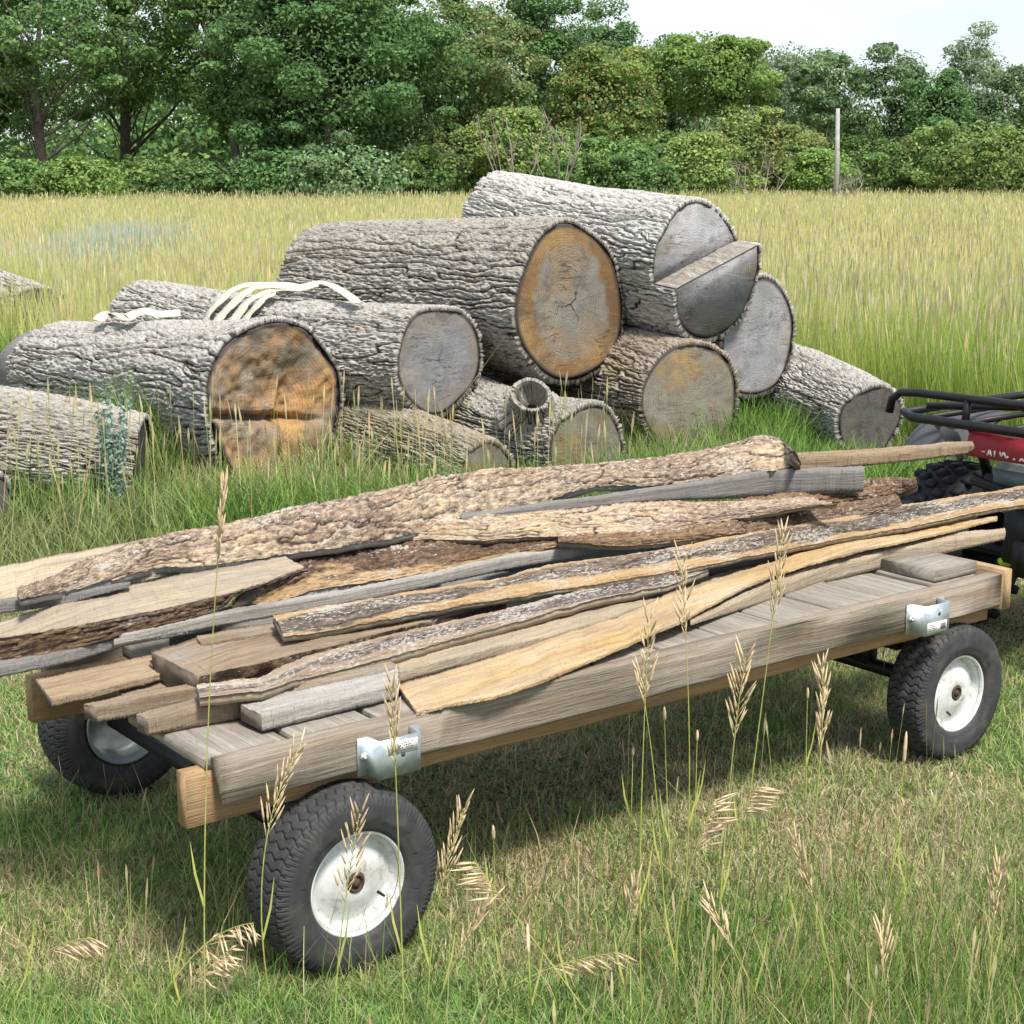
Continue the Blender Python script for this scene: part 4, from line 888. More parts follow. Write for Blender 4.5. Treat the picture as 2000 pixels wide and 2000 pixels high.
# tyres with knobs
def knobby():
    na_, nc_ = 160, 28; c = np.linspace(-1, 1, nc_); a = np.linspace(0, 2*np.pi, na_, endpoint=False)
    A, Cc = np.meshgrid(a, c, indexing='ij'); r = .3-.035*np.abs(Cc)**3-.11*sstep(.75, 1, np.abs(Cc)); x = Cc*.125
    V = np.stack([np.cos(A)*r, x, np.sin(A)*r], -1); mbk = MB()
    Q = gridQ(na_, nc_); l_ = np.arange(nc_-1); Q = np.concatenate([Q, np.stack([(na_-1)*nc_+l_, (na_-1)*nc_+l_+1, l_+1, l_], 1)])
    mbk.add(V.reshape(-1, 3), Q)
    for i in range(26):
        for j, cc in enumerate((-.8, -.4, 0, .4, .8)):
            t_ = (i+.5*(j % 2))/26*2*np.pi; rr = .3-.035*abs(cc)**3+.004
            Rm = np.array([[math.cos(t_), 0, -math.sin(t_)], [0, 1, 0], [math.sin(t_), 0, math.cos(t_)]])
            mbk.box((math.cos(t_)*rr, cc*.12, math.sin(t_)*rr), (.022, .034, .03), Rm)
    return mbk
tk = knobby().build('tyre', plain('knobby_rubber', (.025, .025, .03), .8, var=.3), bike)
tk.location = BL(3.60, .97, .3); tk.scale = (1, 1.12, 1)
tk2 = tk.copy(); COL.objects.link(tk2); tk2.parent = bike; tk2.location = BL(3.62, .0, .3)
for s_ in ((4.75, .93), (4.75, .0)):
    t3 = tk.copy(); COL.objects.link(t3); t3.parent = bike; t3.location = BL(s_[0], s_[1], .3)
bd2 = MB(); bd2.box(BL(4.3, .47, .62), (1.2, .34, .22)); bd2.box(BL(4.75, .47, .74), (.6, .7, .06)); bd2.build('front_body', redp, bike, bevel=.04)
st = MB(); st.box(BL(4.15, .47, .80), (.62, .28, .1)); st.build('seat', black, bike, bevel=.03)
hbm = MB(); hbm.tube(bikepts([(4.45, .85, 1.02), (4.55, .65, 1.0), (4.6, .47, .92), (4.55, .29, 1.0), (4.45, .09, 1.02)]), .014, 8); hbm.tube(bikepts([(4.6, .47, .7), (4.58, .47, .94)]), .02, 8); hbm.build('handlebar', black, bike, smooth=True)
# hitch things near the tongue
hy = MB(); p = uz(1985, 1098, .33); hy.box(p, (.12, .05, .02)); hy.build('warning_tag', plain('yellow_green_tag', (.62, .75, .03), .5, var=.1), None, bevel=.003, origin=p); tag(bpy.data.objects['warning_tag'], 'small yellow green plastic tag by the tow hitch at the right edge', 'tag')

# ================================================================ TREES
def leaves(C, Rr, n, size, col, tilt=.5, shell=.55, colvar=.2, flat=1.):
    """leaf faces through blobs: C (k,3) centres, Rr (k,3) radii, n per blob"""
    k = len(C); idx = np.repeat(np.arange(k), n); N = len(idx)
    d = rng.normal(size=(N, 3)); d /= np.linalg.norm(d, axis=1)[:, None]
    rad = rng.uniform(0, 1, N)**(1/3)*(1-shell)+shell*rng.uniform(.8, 1.05, N)
    P = C[idx]+d*Rr[idx]*rad[:, None]
    nrm = d*.6+rng.normal(0, .55, (N, 3))+np.array([0, 0, tilt]); nrm /= np.linalg.norm(nrm, axis=1)[:, None]
    a = np.cross(nrm, rng.normal(size=(N, 3))); a /= np.linalg.norm(a, axis=1)[:, None]; b = np.cross(nrm, a)
    s1 = size*rng.uniform(.6, 1.3, N)[:, None]; s2 = s1*rng.uniform(.5, .8, N)[:, None]
    V = np.stack([P-a*s1, P-b*s2*.8+a*s1*.1, P+a*s1, P+b*s2], 1)
    blobc = 1+rng.uniform(-colvar, colvar, (k, 1))
    base = np.array(col)
    Cc = base[rng.integers(0, len(base), N)] if base.ndim == 2 else np.repeat(base[None], N, 0)
    Cc = Cc*blobc[idx]*rng.uniform(.75, 1.28, (N, 1))
    Q = np.arange(N*4).reshape(N, 4)
    return V.reshape(-1, 3), Q, np.repeat(Cc, 4, 0)
bark_tree = plain('tree_trunk_bark', (.10, .085, .07), .95, var=.5, scale=6, bump=.8)
bark_pale = plain('pale_trunk_bark', (.42, .39, .33), .9, var=.4, scale=3, dirt=(.1, .08, .06), dirt_amt=.6)
bark_grey = plain('grey_trunk_bark', (.24, .21, .175), .95, var=.4, scale=6)
def zof(py, D): return CH+D*math.tan(math.atan((1000-py)/FPX)-PIT)
TF = 1.6
def tree(name, label, px, top, D, wpx, col, seed, trunk=bark_tree, crown0=.28, dens=1., leaf=.088, nb=46, lean=0, group='trees along the far edge of the meadow', cat='tree', limbs=7, tr=.2, squash=1., shrub=False, sparse=0, colvar=.22, blob=1.0):
    D = D*TF; leaf = leaf*TF*.82; wpx = wpx*(1.22 if not shrub else 1.5)
    r2 = np.random.default_rng(seed); x = (px-1000)/FPX*D*1.0; H = zof(top, D); cw = wpx/FPX*D/2
    root = empty(name, (x, D, 0)); tag(root, label, cat, group); org = np.array([x, D, 0.])
    zb = H*crown0
    cz = (H+zb)/2; ch_ = (H-zb)/2
    # blob centres spread through the crown volume, more near its surface
    C = []
    while len(C) < nb:
        d = r2.normal(size=3); d /= np.linalg.norm(d); rr = r2.uniform(.25, 1)**.5
        p = np.array([d[0]*cw*rr, d[1]*cw*.8*rr, d[2]*ch_*rr])
        taper = 1-.35*max(0, p[2]/ch_)
        p[0] *= taper; p[1] *= taper
        p[0] += r2.normal()*cw*.17; p[2] += r2.normal()*ch_*.13
        C.append(p+np.array([lean*(p[2]+ch_)/2, 0, cz]))
    C = np.array(C)
    mb = MB()
    tp_ = np.array([[0, 0, -.1], [lean*.1+.1*r2.normal(), 0, H*.2], [lean*.4+.25*r2.normal(), .1, H*.45], [lean+.3*r2.normal(), 0, H*.7], [lean+.3*r2.normal(), 0, H*.93]])
    trr = tr*H/11
    if not shrub: mb.tube(tp_, [trr*1.25, trr, trr*.75, trr*.4, trr*.12], 9)
    ends = C[r2.choice(len(C), min(len(C), limbs*3), replace=False)]
    for i, e in enumerate(ends):
        t0 = np.clip(e[2]/H-.28-.1*r2.random(), .1, .8); b = np.array([np.interp(t0*H, tp_[:, 2], tp_[:, k]) for k in (0, 1)]+[t0*H])
        if shrub: b = np.array([r2.normal()*.15, r2.normal()*.15, 0])
        m_ = b*.45+e*.55+np.array([0, 0, -.06*H*r2.random()])+r2.normal(size=3)*.15
        rb = trr*(.42 if i < limbs else .2)
        mb.tube([b, b*.75+m_*.25+r2.normal(size=3)*.08, m_, e], [rb, rb*.8, rb*.5, rb*.15], 6, cap=False)
    mb.build('trunk', trunk, root, smooth=True)
    nl = int(560*dens)
    Rr = np.array([[1.1, .95, .62]])*blob*r2.uniform(.32, 1.2, (nb, 1))*r2.uniform(.75, 1.3, (nb, 3))*(H/11)*(1. if not shrub else .8)
    V, Q, cc = leaves(C+0, Rr, nl, leaf, col, colvar=colvar, shell=.35)
    # some loose leaves around
    V2, Q2, c2 = leaves(np.array([[lean*.5, 0, cz]]), np.array([[cw*1.05, cw*.8, ch_*1.03]]), int(nb*nl*.2), leaf, col, shell=.2)
    o = mk('crown', np.concatenate([V, V2]), np.concatenate([Q, Q2+len(V)]), MLEAF, root, cols=np.concatenate([cc, c2]), smooth=False)
    return root
OAK = [(.135, .235, .085), (.165, .29, .095), (.115, .2, .08), (.21, .33, .11)]
OAKB = [(.14, .255, .095), (.17, .3, .105), (.12, .215, .085)]
BRT = [(.23, .35, .095), (.27, .4, .11), (.19, .3, .09)]
YEL = [(.33, .4, .13), (.28, .37, .12), (.38, .42, .15), (.23, .33, .11)]
ASP = [(.27, .36, .21), (.22, .32, .17), (.33, .4, .25)]
DKB = [(.14, .23, .105), (.17, .26, .12), (.12, .2, .09)]
BRN = [(.3, .31, .14), (.27, .3, .12), (.36, .32, .16)]
TL = [
 ('oak_tree', 'oak with forked dark trunk and sky showing through, at the left edge', 98, -140, 50, 330, OAK, 1, dict(crown0=.36, dens=.6, nb=52, tr=.2, limbs=12, blob=.85)),
 ('oak_tree', 'large dark oak second from the left with a low curved limb', 262, -170, 54, 330, OAK, 2, dict(crown0=.3, nb=62, dens=.8, tr=.2, limbs=10)),
 ('oak_tree', 'oak behind a twisted grey trunk, left of the middle, bright green top', 470, -120, 52, 270, OAKB+BRT[:1], 3, dict(crown0=.32, nb=56, dens=.8, trunk=bark_grey, tr=.19, lean=-.4)),
 ('oak_tree', 'dense rounded oak hanging low over the meadow, above the back of the pile', 640, -100, 50, 330, OAKB, 4, dict(crown0=.12, nb=80, dens=1.2)),
 ('oak_tree', 'dark oak with a straight trunk above the ochre ringed log', 745, -60, 53, 330, OAK, 5, dict(crown0=.25, nb=70, dens=1.1)),
 ('oak_tree', 'olive brown tinged oak left of the topmost log', 905, -25, 56, 230, OAK+BRN, 6, dict(crown0=.15, nb=60)),
 ('ash_tree', 'tall dark tree rising past the top edge, centre of the photo', 1050, -70, 62, 210, OAKB+OAK, 7, dict(crown0=.2, nb=60)),
 ('ash_tree', 'dark tree just right of where the sky opens', 1175, 10, 66, 150, DKB+OAKB, 8, dict(crown0=.2, nb=44, dens=.8)),
 ('maple_tree', 'yellow green tree with orange tips right of centre', 1175, 82, 58, 190, YEL+BRT+[(.25, .16, .05)], 9, dict(crown0=.12, nb=56)),
 ('ash_tree', 'thin dark tree behind the bright green domed tree', 1300, 66, 72, 130, DKB, 10, dict(crown0=.25, nb=36, dens=.6)),
 ('maple_tree', 'bright green domed tree on a pale forked trunk', 1362, 62, 60, 200, BRT, 11, dict(crown0=.5, nb=50, dens=1.1, trunk=bark_pale, tr=.12)),
 ('aspen_tree', 'thin blue green tree right of the bright green dome', 1455, 86, 74, 120, ASP+DKB, 12, dict(crown0=.3, nb=34, dens=.6)),
 ('aspen_tree', 'aspen with grey green crown left of the birch trunk', 1525, 84, 70, 130, ASP, 13, dict(crown0=.3, nb=36, dens=.7, trunk=bark_pale, tr=.09)),
 ('birch_tree', 'birch with a white trunk left of the bare pole', 1590, 92, 66, 130, ASP+OAKB, 14, dict(crown0=.42, nb=34, dens=.75, trunk=plain('white_birch_bark', (.72, .7, .66), .8, dirt=(.1, .09, .08), dirt_amt=.4), tr=.1)),
 ('ash_tree', 'dark bluish tree with ragged top, right of the bare pole', 1715, 92, 70, 160, DKB+ASP[:1], 15, dict(crown0=.25, nb=46, dens=.8)),
 ('ash_tree', 'narrow dark green tree, second from the right edge', 1812, 135, 66, 110, OAKB, 16, dict(crown0=.12, nb=44)),
 ('aspen_tree', 'tall sparse aspen above its neighbours near the right edge', 1870, 66, 74, 120, ASP, 17, dict(crown0=.35, nb=34, dens=.55, trunk=bark_pale, tr=.09)),
 ('ash_tree', 'broad mid green tree at the right edge', 1945, 125, 70, 170, OAKB+ASP, 18, dict(crown0=.2, nb=50, dens=.8)),
 ('ash_tree', 'pale hazy tree cut by the right edge', 2035, 190, 76, 160, ASP, 19, dict(crown0=.15, nb=40)),
 ('oak_tree', 'oak cut by the left edge of the photo', -70, -100, 52, 300, OAK, 20, dict(crown0=.2, nb=60)),
]
for nm, lb, px, top, D, wp_, cl, sd, kw in TL: tree(nm, lb, px, top, D, wp_, cl, sd, **kw)
SL = [(20, 300, 46, 150, BRT+OAK, 'bright green bush at the foot of the leftmost oak'), (170, 305, 47, 120, BRT, 'bush of light green leaves between the first two oak trunks'), (330, 300, 50, 150, OAK+BRT, 'green bush under the curved oak limb'),
      (400, 310, 49, 110, OAK, 'low dark bush left of the twisted grey trunk'), (560, 285, 48, 150, OAKB, 'blue green bush right of the twisted grey trunk'), (680, 280, 47, 170, OAKB+ASP, 'grey green bush beneath the low hanging oak'),
      (800, 285, 50, 130, OAK+BRT, 'dark bush above the back end of the strapped logs'), (890, 240, 52, 120, OAK+BRN, 'olive bush left of the topmost log'), (990, 205, 52, 130, YEL+BRT, 'yellow green bush directly behind the topmost log'),
      (1090, 245, 54, 120, YEL+OAK, 'yellow tinged bush behind the middle of the topmost log'), (1180, 262, 52, 130, BRT+OAK, 'green bush behind the notched end of the top log'), (1270, 255, 54, 120, OAK+BRT, 'dark green bush left of the pale forked trunk'),
      (1350, 270, 52, 100, BRT+YEL, 'small green bush at the foot of the pale forked trunk'), (1445, 205, 56, 150, YEL, 'rounded yellow bush in the gap left of the birch'), (1530, 240, 56, 120, BRN+YEL, 'olive yellow bush beside the birch'),
      (1590, 285, 54, 90, BRT, 'low green bush just left of the bare pole'), (1690, 270, 56, 130, BRT+OAK, 'green bush just right of the bare pole'), (1770, 262, 57, 110, BRT+BRN, 'mixed green bush under the narrow dark tree'),
      (1850, 240, 55, 130, YEL+OAK, 'leafy bush left of the large pale bush at the right'), (1945, 238, 54, 190, YEL+BRT, 'large pale yellow green bush at the right edge'), (2030, 270, 56, 110, BRT, 'green bush cut by the right edge'),
      (240, 310, 52, 130, BRT, 'small bright bush behind the second oak trunk'), (1130, 290, 50, 110, BRT+OAK, 'low bush right above the top log bark'), (1230, 300, 50, 120, OAK, 'low dark bush beside the right end of the top log')]
for i, (px, top, D, wp_, cl, lb) in enumerate(SL):
    tree('bush', lb, px, top, D, wp_, cl, 100+i, crown0=.02, nb=26, dens=.75, leaf=.08, shrub=True, group='bushes at the foot of the trees', cat='bush', limbs=4, tr=.2, blob=2.2)
# the wood behind as one mass
def far_wood():
    C = []; Rr = []
    for i in range(1150):
        x = rng.uniform(-62, 62); D = rng.uniform(112, 132)
        px = 1000+x/D*FPX
        topy = np.interp(px, [-200, 900, 1100, 1250, 1500, 2200], [150, 165, 190, 205, 225, 240])
        z = rng.uniform(.0, 1)**1.6*zof(topy, D); C.append((x, D, z)); Rr.append((2.2, 1.6, 1.5))
    V, Q, c = leaves(np.array(C), np.array(Rr), 120, .26, OAK+OAKB+BRT[:1], colvar=.3)
    o = mk('distant_wood', V, Q, MLEAF, None, cols=c, smooth=False); tag(o, 'mass of darker woodland filling in behind the tree row', 'woodland', kind='stuff')
far_wood()
# dead branches, pole
def dead(label, px, top, D, seed, n=9, spread=1.6, mat=bark_pale):
    D = D*TF; r2 = np.random.default_rng(seed); x = (px-1000)/FPX*D; H = zof(top, D); mb = MB(); spread *= TF*.8
    for i in range(n):
        e = np.array([r2.normal()*spread, r2.normal()*.5, H*r2.uniform(.6, 1.0)]); b = np.array([r2.normal()*.15, 0, 0]); m_ = (b+e)/2+r2.normal(size=3)*.3
        mb.tube([b, b*.6+m_*.4, m_, e], [.06, .05, .035, .012], 6, cap=False)
        for q in range(3):
            s_ = m_+(e-m_)*r2.uniform(0, .8); mb.tube([s_, s_+r2.normal(size=3)*.3+[0, 0, .25], s_+r2.normal(size=3)*.5+[0, 0, .6]], [.022, .016, .006], 5, cap=False)
    tag(mb.build('dead_shrub', mat, None, smooth=True), label, 'dead shrub', 'dead bare shrubs in front of the trees').location = (x, D, 0)
dead('bare dead shrub of pale twisted stems behind the topmost log', 1000, 195, 47, 5, 7, .8, bark_grey)
dead('bare grey dead twigs right of the low bush behind the top log', 1085, 185, 49, 6, 7, .8, bark_grey)
dead('dead grey brush at the foot of the bare pole', 1640, 335, 50, 7, 9, .6, bark_grey)
dead('dead twigs among the olive bushes beside the birch', 1480, 300, 50, 8, 6, .6, bark_grey)
pb = MB(); D = 76; x = (1621-1000)/FPX*D; pb.tube([(0, 0, -.2), (0, 0, 2), (-.06, 0, zof(212, D))], [.12, .115, .09], 12)
tag(pb.build('pole', plain('weathered_pole', (.36, .34, .32), .9, var=.3, scale=5), None, smooth=True), 'bare grey wooden pole standing in front of the trees at the right', 'pole').location = (x, D, 0)

# ================================================================ GRASS
def inside_log(P, z=.15, marg=.02):
    bad = np.zeros(len(P), bool)
    for p0, r0, p1, r1 in LOGS:
        ax = p1-p0; Ln = np.linalg.norm(ax); ax = ax/Ln; q = np.c_[P, np.full(len(P), z)]-p0; u = q@ax; rad = np.linalg.norm(q-u[:, None]*ax, axis=1)
        bad |= (u > -.03) & (u < Ln) & (rad < r0+(r1-r0)*u/Ln+marg)
    return bad
def cartsn(P): q = P-A0; return q@DV, q@NV
# meadow line: starts behind the pile; its near limit in y depends on x
def meadow_near(x): return np.interp(x, [-6, -3.9, -3.2, -1, 1, 2.45, 2.9, 3.6, 6], [14.0, 13.6, 11.2, 11.5, 11.8, 11.2, 8.6, 7.6, 7.2])
def emit(name, label, parts, cat='grass'):
    off = 0; VV, QQ, CC = [], [], []
    for V, Q, C in parts: VV.append(V); QQ.append(Q+off); CC.append(C); off += len(V)
    o = mk(name, np.concatenate(VV), np.concatenate(QQ), MGRASS, None, cols=np.concatenate(CC), smooth=False)
    tag(o, label, cat, kind='stuff')
def patchy(P, s, sc=.5): return fbm(P[:, 0]*sc, P[:, 1]*sc, s, 3)
# tall meadow
N = 420000
P = wedge(N, 7.0, 92, 1.0, 1.4, .6); P = P[P[:, 1] > meadow_near(P[:, 0])+rng.normal(0, .25, len(P))]; P = P[~inside_log(P, .25)]; N = len(P)
Dd = P[:, 1]; pt = patchy(P, 3, .35); pt2 = patchy(P, 9, 1.3)
near = sstep(20, 8.5, Dd)*sstep(-2.5, 2.0, P[:, 0]*(14/Dd)**.3)
gmix = np.clip(.25+.7*near+.5*pt+.25*pt2, 0, 1)[:, None]
g0 = pick(N, [(.27, .37, .07), (.33, .43, .09), (.22, .32, .06)], [1, 1, .6]); s0 = pick(N, [(.78, .70, .33), (.82, .74, .42), (.72, .66, .28), (.7, .55, .32)], [1.2, .8, 1.2, .3])
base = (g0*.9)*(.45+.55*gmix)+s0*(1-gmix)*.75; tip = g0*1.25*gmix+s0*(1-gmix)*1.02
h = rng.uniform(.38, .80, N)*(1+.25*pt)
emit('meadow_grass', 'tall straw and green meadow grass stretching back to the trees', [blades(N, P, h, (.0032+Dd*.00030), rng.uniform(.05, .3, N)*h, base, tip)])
# seed heads above the meadow
N = 52000
P = wedge(N, 7.2, 90, 1.0, 1.4, .6); P = P[P[:, 1] > meadow_near(P[:, 0])+.2]; P = P[~inside_log(P, .25)]; N = len(P); Dd = P[:, 1]
def heads(P, h, hl, hw, c0, c1):
    N = len(P); fa = rng.uniform(0, np.pi, N); f = np.stack([np.cos(fa), np.sin(fa), np.zeros(N)], 1)
    ln = rng.normal(0, .09, (N, 2)); V = np.zeros((N, 8, 3)); 
    top = np.c_[P+ln*h[:, None], h]; b = np.c_[P, np.zeros(N)]; nk = b+(top-b)*(1-hl/h)[:, None]; md = b+(top-b)*(1-.45*hl/h)[:, None]
    sw = (hw*.14)[:, None]; 
    V[:, 0] = b-f*sw; V[:, 1] = b+f*sw; V[:, 2] = nk-f*sw; V[:, 3] = nk+f*sw; V[:, 4] = md-f*hw[:, None]/2; V[:, 5] = md+f*hw[:, None]/2; V[:, 6] = top-f*sw; V[:, 7] = top+f*sw
    i = np.arange(N)[:, None]*8; Q = np.concatenate([i+np.array([[0, 1, 3, 2]]), i+np.array([[2, 3, 5, 4]]), i+np.array([[4, 5, 7, 6]])])
    C = np.zeros((N, 8, 3)); C[:, :4] = c0[:, None]; C[:, 4:] = c1[:, None]; return V.reshape(-1, 3), Q, C.reshape(-1, 3)
h = rng.uniform(.55, .95, N); 
emit('meadow_seed_heads', 'pale tan seed heads standing above the meadow grass', [heads(P, h, rng.uniform(.09, .2, N), (.006+Dd*.0005), pick(N, [(.4, .42, .13), (.5, .48, .2)], [1, 1]), pick(N, [(.6, .52, .3), (.56, .45, .28), (.64, .58, .38)], [1, .7, .6]))])
# silvery sage patches
parts = []
for cx, cy, rx, n, hh_ in ((235, 450, .7, 1300, .9), (120, 470, .6, 800, .8), (180, 500, .6, 600, .75), (400, 480, .5, 160, .7), (300, 430, .8, 600, .85)):
    c = uz(cx, cy+110, 0); Pn = np.c_[rng.normal(c[0], rx*.5, n), rng.normal(c[1], rx*1.2, n)]
    cc = pick(n, [(.48, .56, .46), (.58, .63, .54), (.4, .48, .36)], [1, 1, .6]); parts.append(blades(n, Pn, rng.uniform(.6, 1.15, n)*hh_, .014, rng.uniform(.05, .3, n)*.5, cc*.7, cc))
emit('sagebrush_patch', 'silvery blue green sage growing in the meadow at the left', parts, 'sagebrush')
# rough grass round the pile and between cart and pile
def zone(n, x0, x1, y0, y1, keep=None):
    P = np.c_[rng.uniform(x0, x1, n), rng.uniform(y0, y1, n)]
    P = P[np.abs(P[:, 0]) < P[:, 1]*.3125*1.12+.3]
    P = P[~inside_log(P, .12)]
    return P[keep(P)] if keep else P
P = zone(180000, -5.2, 4.5, 5.6, 14, lambda P: (P[:, 1] < meadow_near(P[:, 0])+.4))
s_, n_ = cartsn(P); P = P[n_ > 1.5]; N = len(P); pt = patchy(P, 21, 1.1)
front = sstep(6.2, 7.6, P[:, 1]); 
h = (.05+.12*front+.2*np.clip(pt, 0, 1)*front)*rng.uniform(.5, 1.5, N)
h = h*np.where((P[:, 0] > 1.55) & (P[:, 1] > 8.3), .35, 1)
gm = np.clip(.66+.7*pt, .05, 1)[:, None]; g0 = pick(N, [(.14, .26, .045), (.19, .33, .07), (.24, .36, .09), (.1, .18, .045)], [1, 1, .8, .6]); s0 = pick(N, STRAW, [1, 1, 1, 1])
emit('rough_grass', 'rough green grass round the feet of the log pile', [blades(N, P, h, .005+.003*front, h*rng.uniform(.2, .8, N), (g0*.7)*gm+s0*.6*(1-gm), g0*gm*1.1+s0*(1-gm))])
# tall tufts right in front of the logs
parts = []
def tuft(px, py, n, r, hh_, cols, wts, w_=.007, yy=None):
    if px < 1050: n = int(n*1.7); hh_ *= 1.3
    c = uz(px, py, 0); Pn = np.c_[rng.normal(c[0], r, n), rng.normal(c[1], r*.6, n)]; Pn = Pn[~inside_log(Pn, .1)]; n = len(Pn); cc = pick(n, cols, wts)
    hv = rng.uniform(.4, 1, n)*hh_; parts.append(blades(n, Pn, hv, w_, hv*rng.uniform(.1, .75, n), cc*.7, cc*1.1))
G3 = [(.16, .29, .05), (.22, .38, .08), (.1, .18, .04)]; S3 = [(.62, .54, .3), (.5, .43, .21), (.34, .36, .12)]
for a in ((330, 945, 420, .22, .5, G3+S3, [1, 1, 1, .7, .7, .7]), (500, 985, 330, .3, .2, G3+S3, [1, 1, .6, 1.4, 1.4, 1]), (640, 960, 300, .2, .3, G3+S3, [1, 1, .6, 1.2, 1, 1]), (690, 900, 260, .15, .5, G3+S3, [.8, 1, 1, 1, 1, 1]),
          (780, 920, 260, .25, .4, G3+S3, [1, 1, 1, .7, .7, .5]), (920, 925, 160, .2, .38, G3, [1, 1, 1]), (1010, 905, 80, .12, .35, G3, [1, 1, 1]), (1240, 905, 240, .16, .4, G3, [1, 1.4, .6]), (1330, 925, 120, .2, .4, G3+S3, [1, 1, 1, .3, .3, .3]),
          (1480, 890, 420, .16, .42, G3, [1, 1.4, 1]), (1560, 880, 300, .16, .34, G3, [1, 1.4, .8]), (1440, 900, 200, .12, .4, G3, [1, 1, 1]), (1600, 905, 100, .12, .2, G3, [1, 1, 1]), (1800, 860, 100, .2, .25, G3, [1, 1, .6]),
          (20, 990, 260, .25, .4, G3, [1, 1, 1]), (20, 770, 200, .2, .5, G3, [1, 1, .6]), (180, 960, 350, .3, .3, G3, [1, 1, .8]), (100, 1010, 500, .35, .26, G3, [1, 1, .8]), (770, 940, 140, .1, .3, S3, [1, 1, 1])):
    tuft(*a)
for a in ((300, 935, 420, .16, .5, G3, [1, .8, 1.2]), (345, 925, 300, .12, .5, G3+S3, [1, 1, 1, 1, .6, .6]), (560, 975, 260, .25, .2, S3, [1, 1, 1]), (480, 985, 200, .2, .2, S3, [1, 1, .6]), (690, 900, 60, .2, .75, S3, [1, 1, .6], .004), (830, 930, 50, .3, .7, S3, [1, 1, .6], .004), (620, 940, 60, .3, .65, S3, [1, 1, .6], .004), (1260, 900, 40, .2, .5, S3, [1, 1, .6], .004)): tuft(*a)
N2 = 330; Pw = np.c_[rng.uniform(-3., .5, N2), rng.uniform(6.9, 8.5, N2)]; Pw = Pw[~inside_log(Pw, .1)]; N2 = len(Pw); hw_ = rng.uniform(.3, .72, N2)
parts.append(heads(Pw, hw_, rng.uniform(.06, .14, N2), np.full(N2, .011), pick(N2, [(.3, .36, .12), (.5, .45, .22)], [1, 1]), pick(N2, [(.62, .5, .28), (.55, .47, .25)], [1, 1])))
emit('grass_tufts', 'taller green and straw tufts growing against the logs', parts)
# blue green weeds, three plants
def weed(label, px, py, H, n, r, seed):
    c = uz(px, py, 0); r2 = np.random.default_rng(seed); stems = []; mb = MB(); k = 7; pts = []
    for i in range(k):
        a = np.array([r2.normal()*r*.25, r2.normal()*r*.2, 0]); e = np.array([r2.normal()*r, r2.normal()*r*.6, H*r2.uniform(.6, 1)]); mb.tube([a, (a+e)/2+[0, 0, .03], e], [.004, .003, .0015], 5, cap=False)
        for t_ in np.linspace(.15, 1, 16): pts.append(a+(e-a)*t_)
    root = empty('sage_plant', tuple(c)); tag(root, label, 'plant', 'silvery green weeds near the pile')
    mb.build('stem', plain('pale_stem', (.3, .36, .25), .8), root)
    V, Q, cc = leaves(np.array(pts), np.full((len(pts), 3), .03), n, .014, [(.3, .42, .34), (.4, .5, .43), (.24, .36, .28)], tilt=.2)
    mk('foliage', V, Q, MLEAF, root, cols=cc, smooth=False)
weed('slim silvery weed standing at the end of the leftmost log', 228, 1020, .62, 16, .05, 1)
weed('low silvery green weed in front of the small mossy log', 725, 945, .24, 14, .13, 2)
weed('small silvery weed spreading left of the mossy log, by the golden slab', 620, 965, .16, 12, .14, 3)
# mown lawn in front and around the cart
def lawnP(n, y0, y1, p=1.0):
    P = wedge(n, y0, y1, p, 1.15, .9); return P
N = 400000
P = lawnP(N, 2.55, 8.2, 1.0); s_, n_ = cartsn(P); P = P[(n_ < 3.0) & (P[:, 1] < meadow_near(P[:, 0])+.4)]; P = P[~inside_log(P, .1)]; N = len(P)
s_, n_ = cartsn(P)
pt = patchy(P, 31, 1.0)+.5*patchy(P, 77, 4.0)
right = .6*sstep(.6, 1.4, P[:, 0])*sstep(3.9, 3.0, P[:, 1]); frontg = sstep(3.35, 2.9, P[:, 1])
leftdry = sstep(-.1, -.7, P[:, 0])*sstep(4.6, 3.6, P[:, 1])*sstep(2.85, 3.2, P[:, 1])
dry = np.clip(.56-.8*pt-.42*frontg-.6*right+.38*leftdry, .08, .96)[:, None]
g0 = pick(N, GREEN+[(.1, .17, .07)], [1, 1.2, 1, .6, .5]); s0 = pick(N, STRAW+[(.46, .38, .25)], [1, 1, .8, 1, .8])
isdry = (rng.uniform(0, 1, (N, 1)) < dry)
c = np.where(isdry, s0*1.15, g0*1.42)
h = rng.uniform(.012, .042, N)*(1+.9*np.clip(frontg+right, 0, 1.2))*(1+.4*pt.clip(-.8, .8))
flat = rng.uniform(.3, 1.25, N)
Dd = P[:, 1]
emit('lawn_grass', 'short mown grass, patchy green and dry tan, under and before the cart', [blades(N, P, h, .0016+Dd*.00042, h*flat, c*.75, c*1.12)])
# dead thatch strands lying on the lawn
N = 45000; P = lawnP(N, 2.6, 7.2); c = pick(N, STRAW+[(.5, .44, .32)], [1, 1, 1, 1, 1]); pt = patchy(P, 31, 1.0)
k = rng.uniform(0, 1, N) < np.clip(.6-.9*pt, .08, 1); P = P[k]; c = c[k]; N = len(P); h = rng.uniform(.03, .1, N)
emit('thatch', 'dead tan grass strands lying in the lawn', [blades(N, P, h*.5, .0014+P[:, 1]*.00035, h*1.2, c, c, stiff=1.1)])
# clover leaves near the ground
N = 26000; P = lawnP(N, 2.6, 6.5); k = patchy(P, 51, 1.4) > .12; P = P[k]; n = len(P)
V, Q, cc = leaves(np.c_[P, rng.uniform(.012, .03, n)], np.full((n, 3), .012), 3, .0075, [(.06, .13, .035), (.08, .17, .05), (.1, .19, .07)], tilt=1.8)
emit('clover', 'small green clover leaves low in the lawn', [(V, Q, cc)])
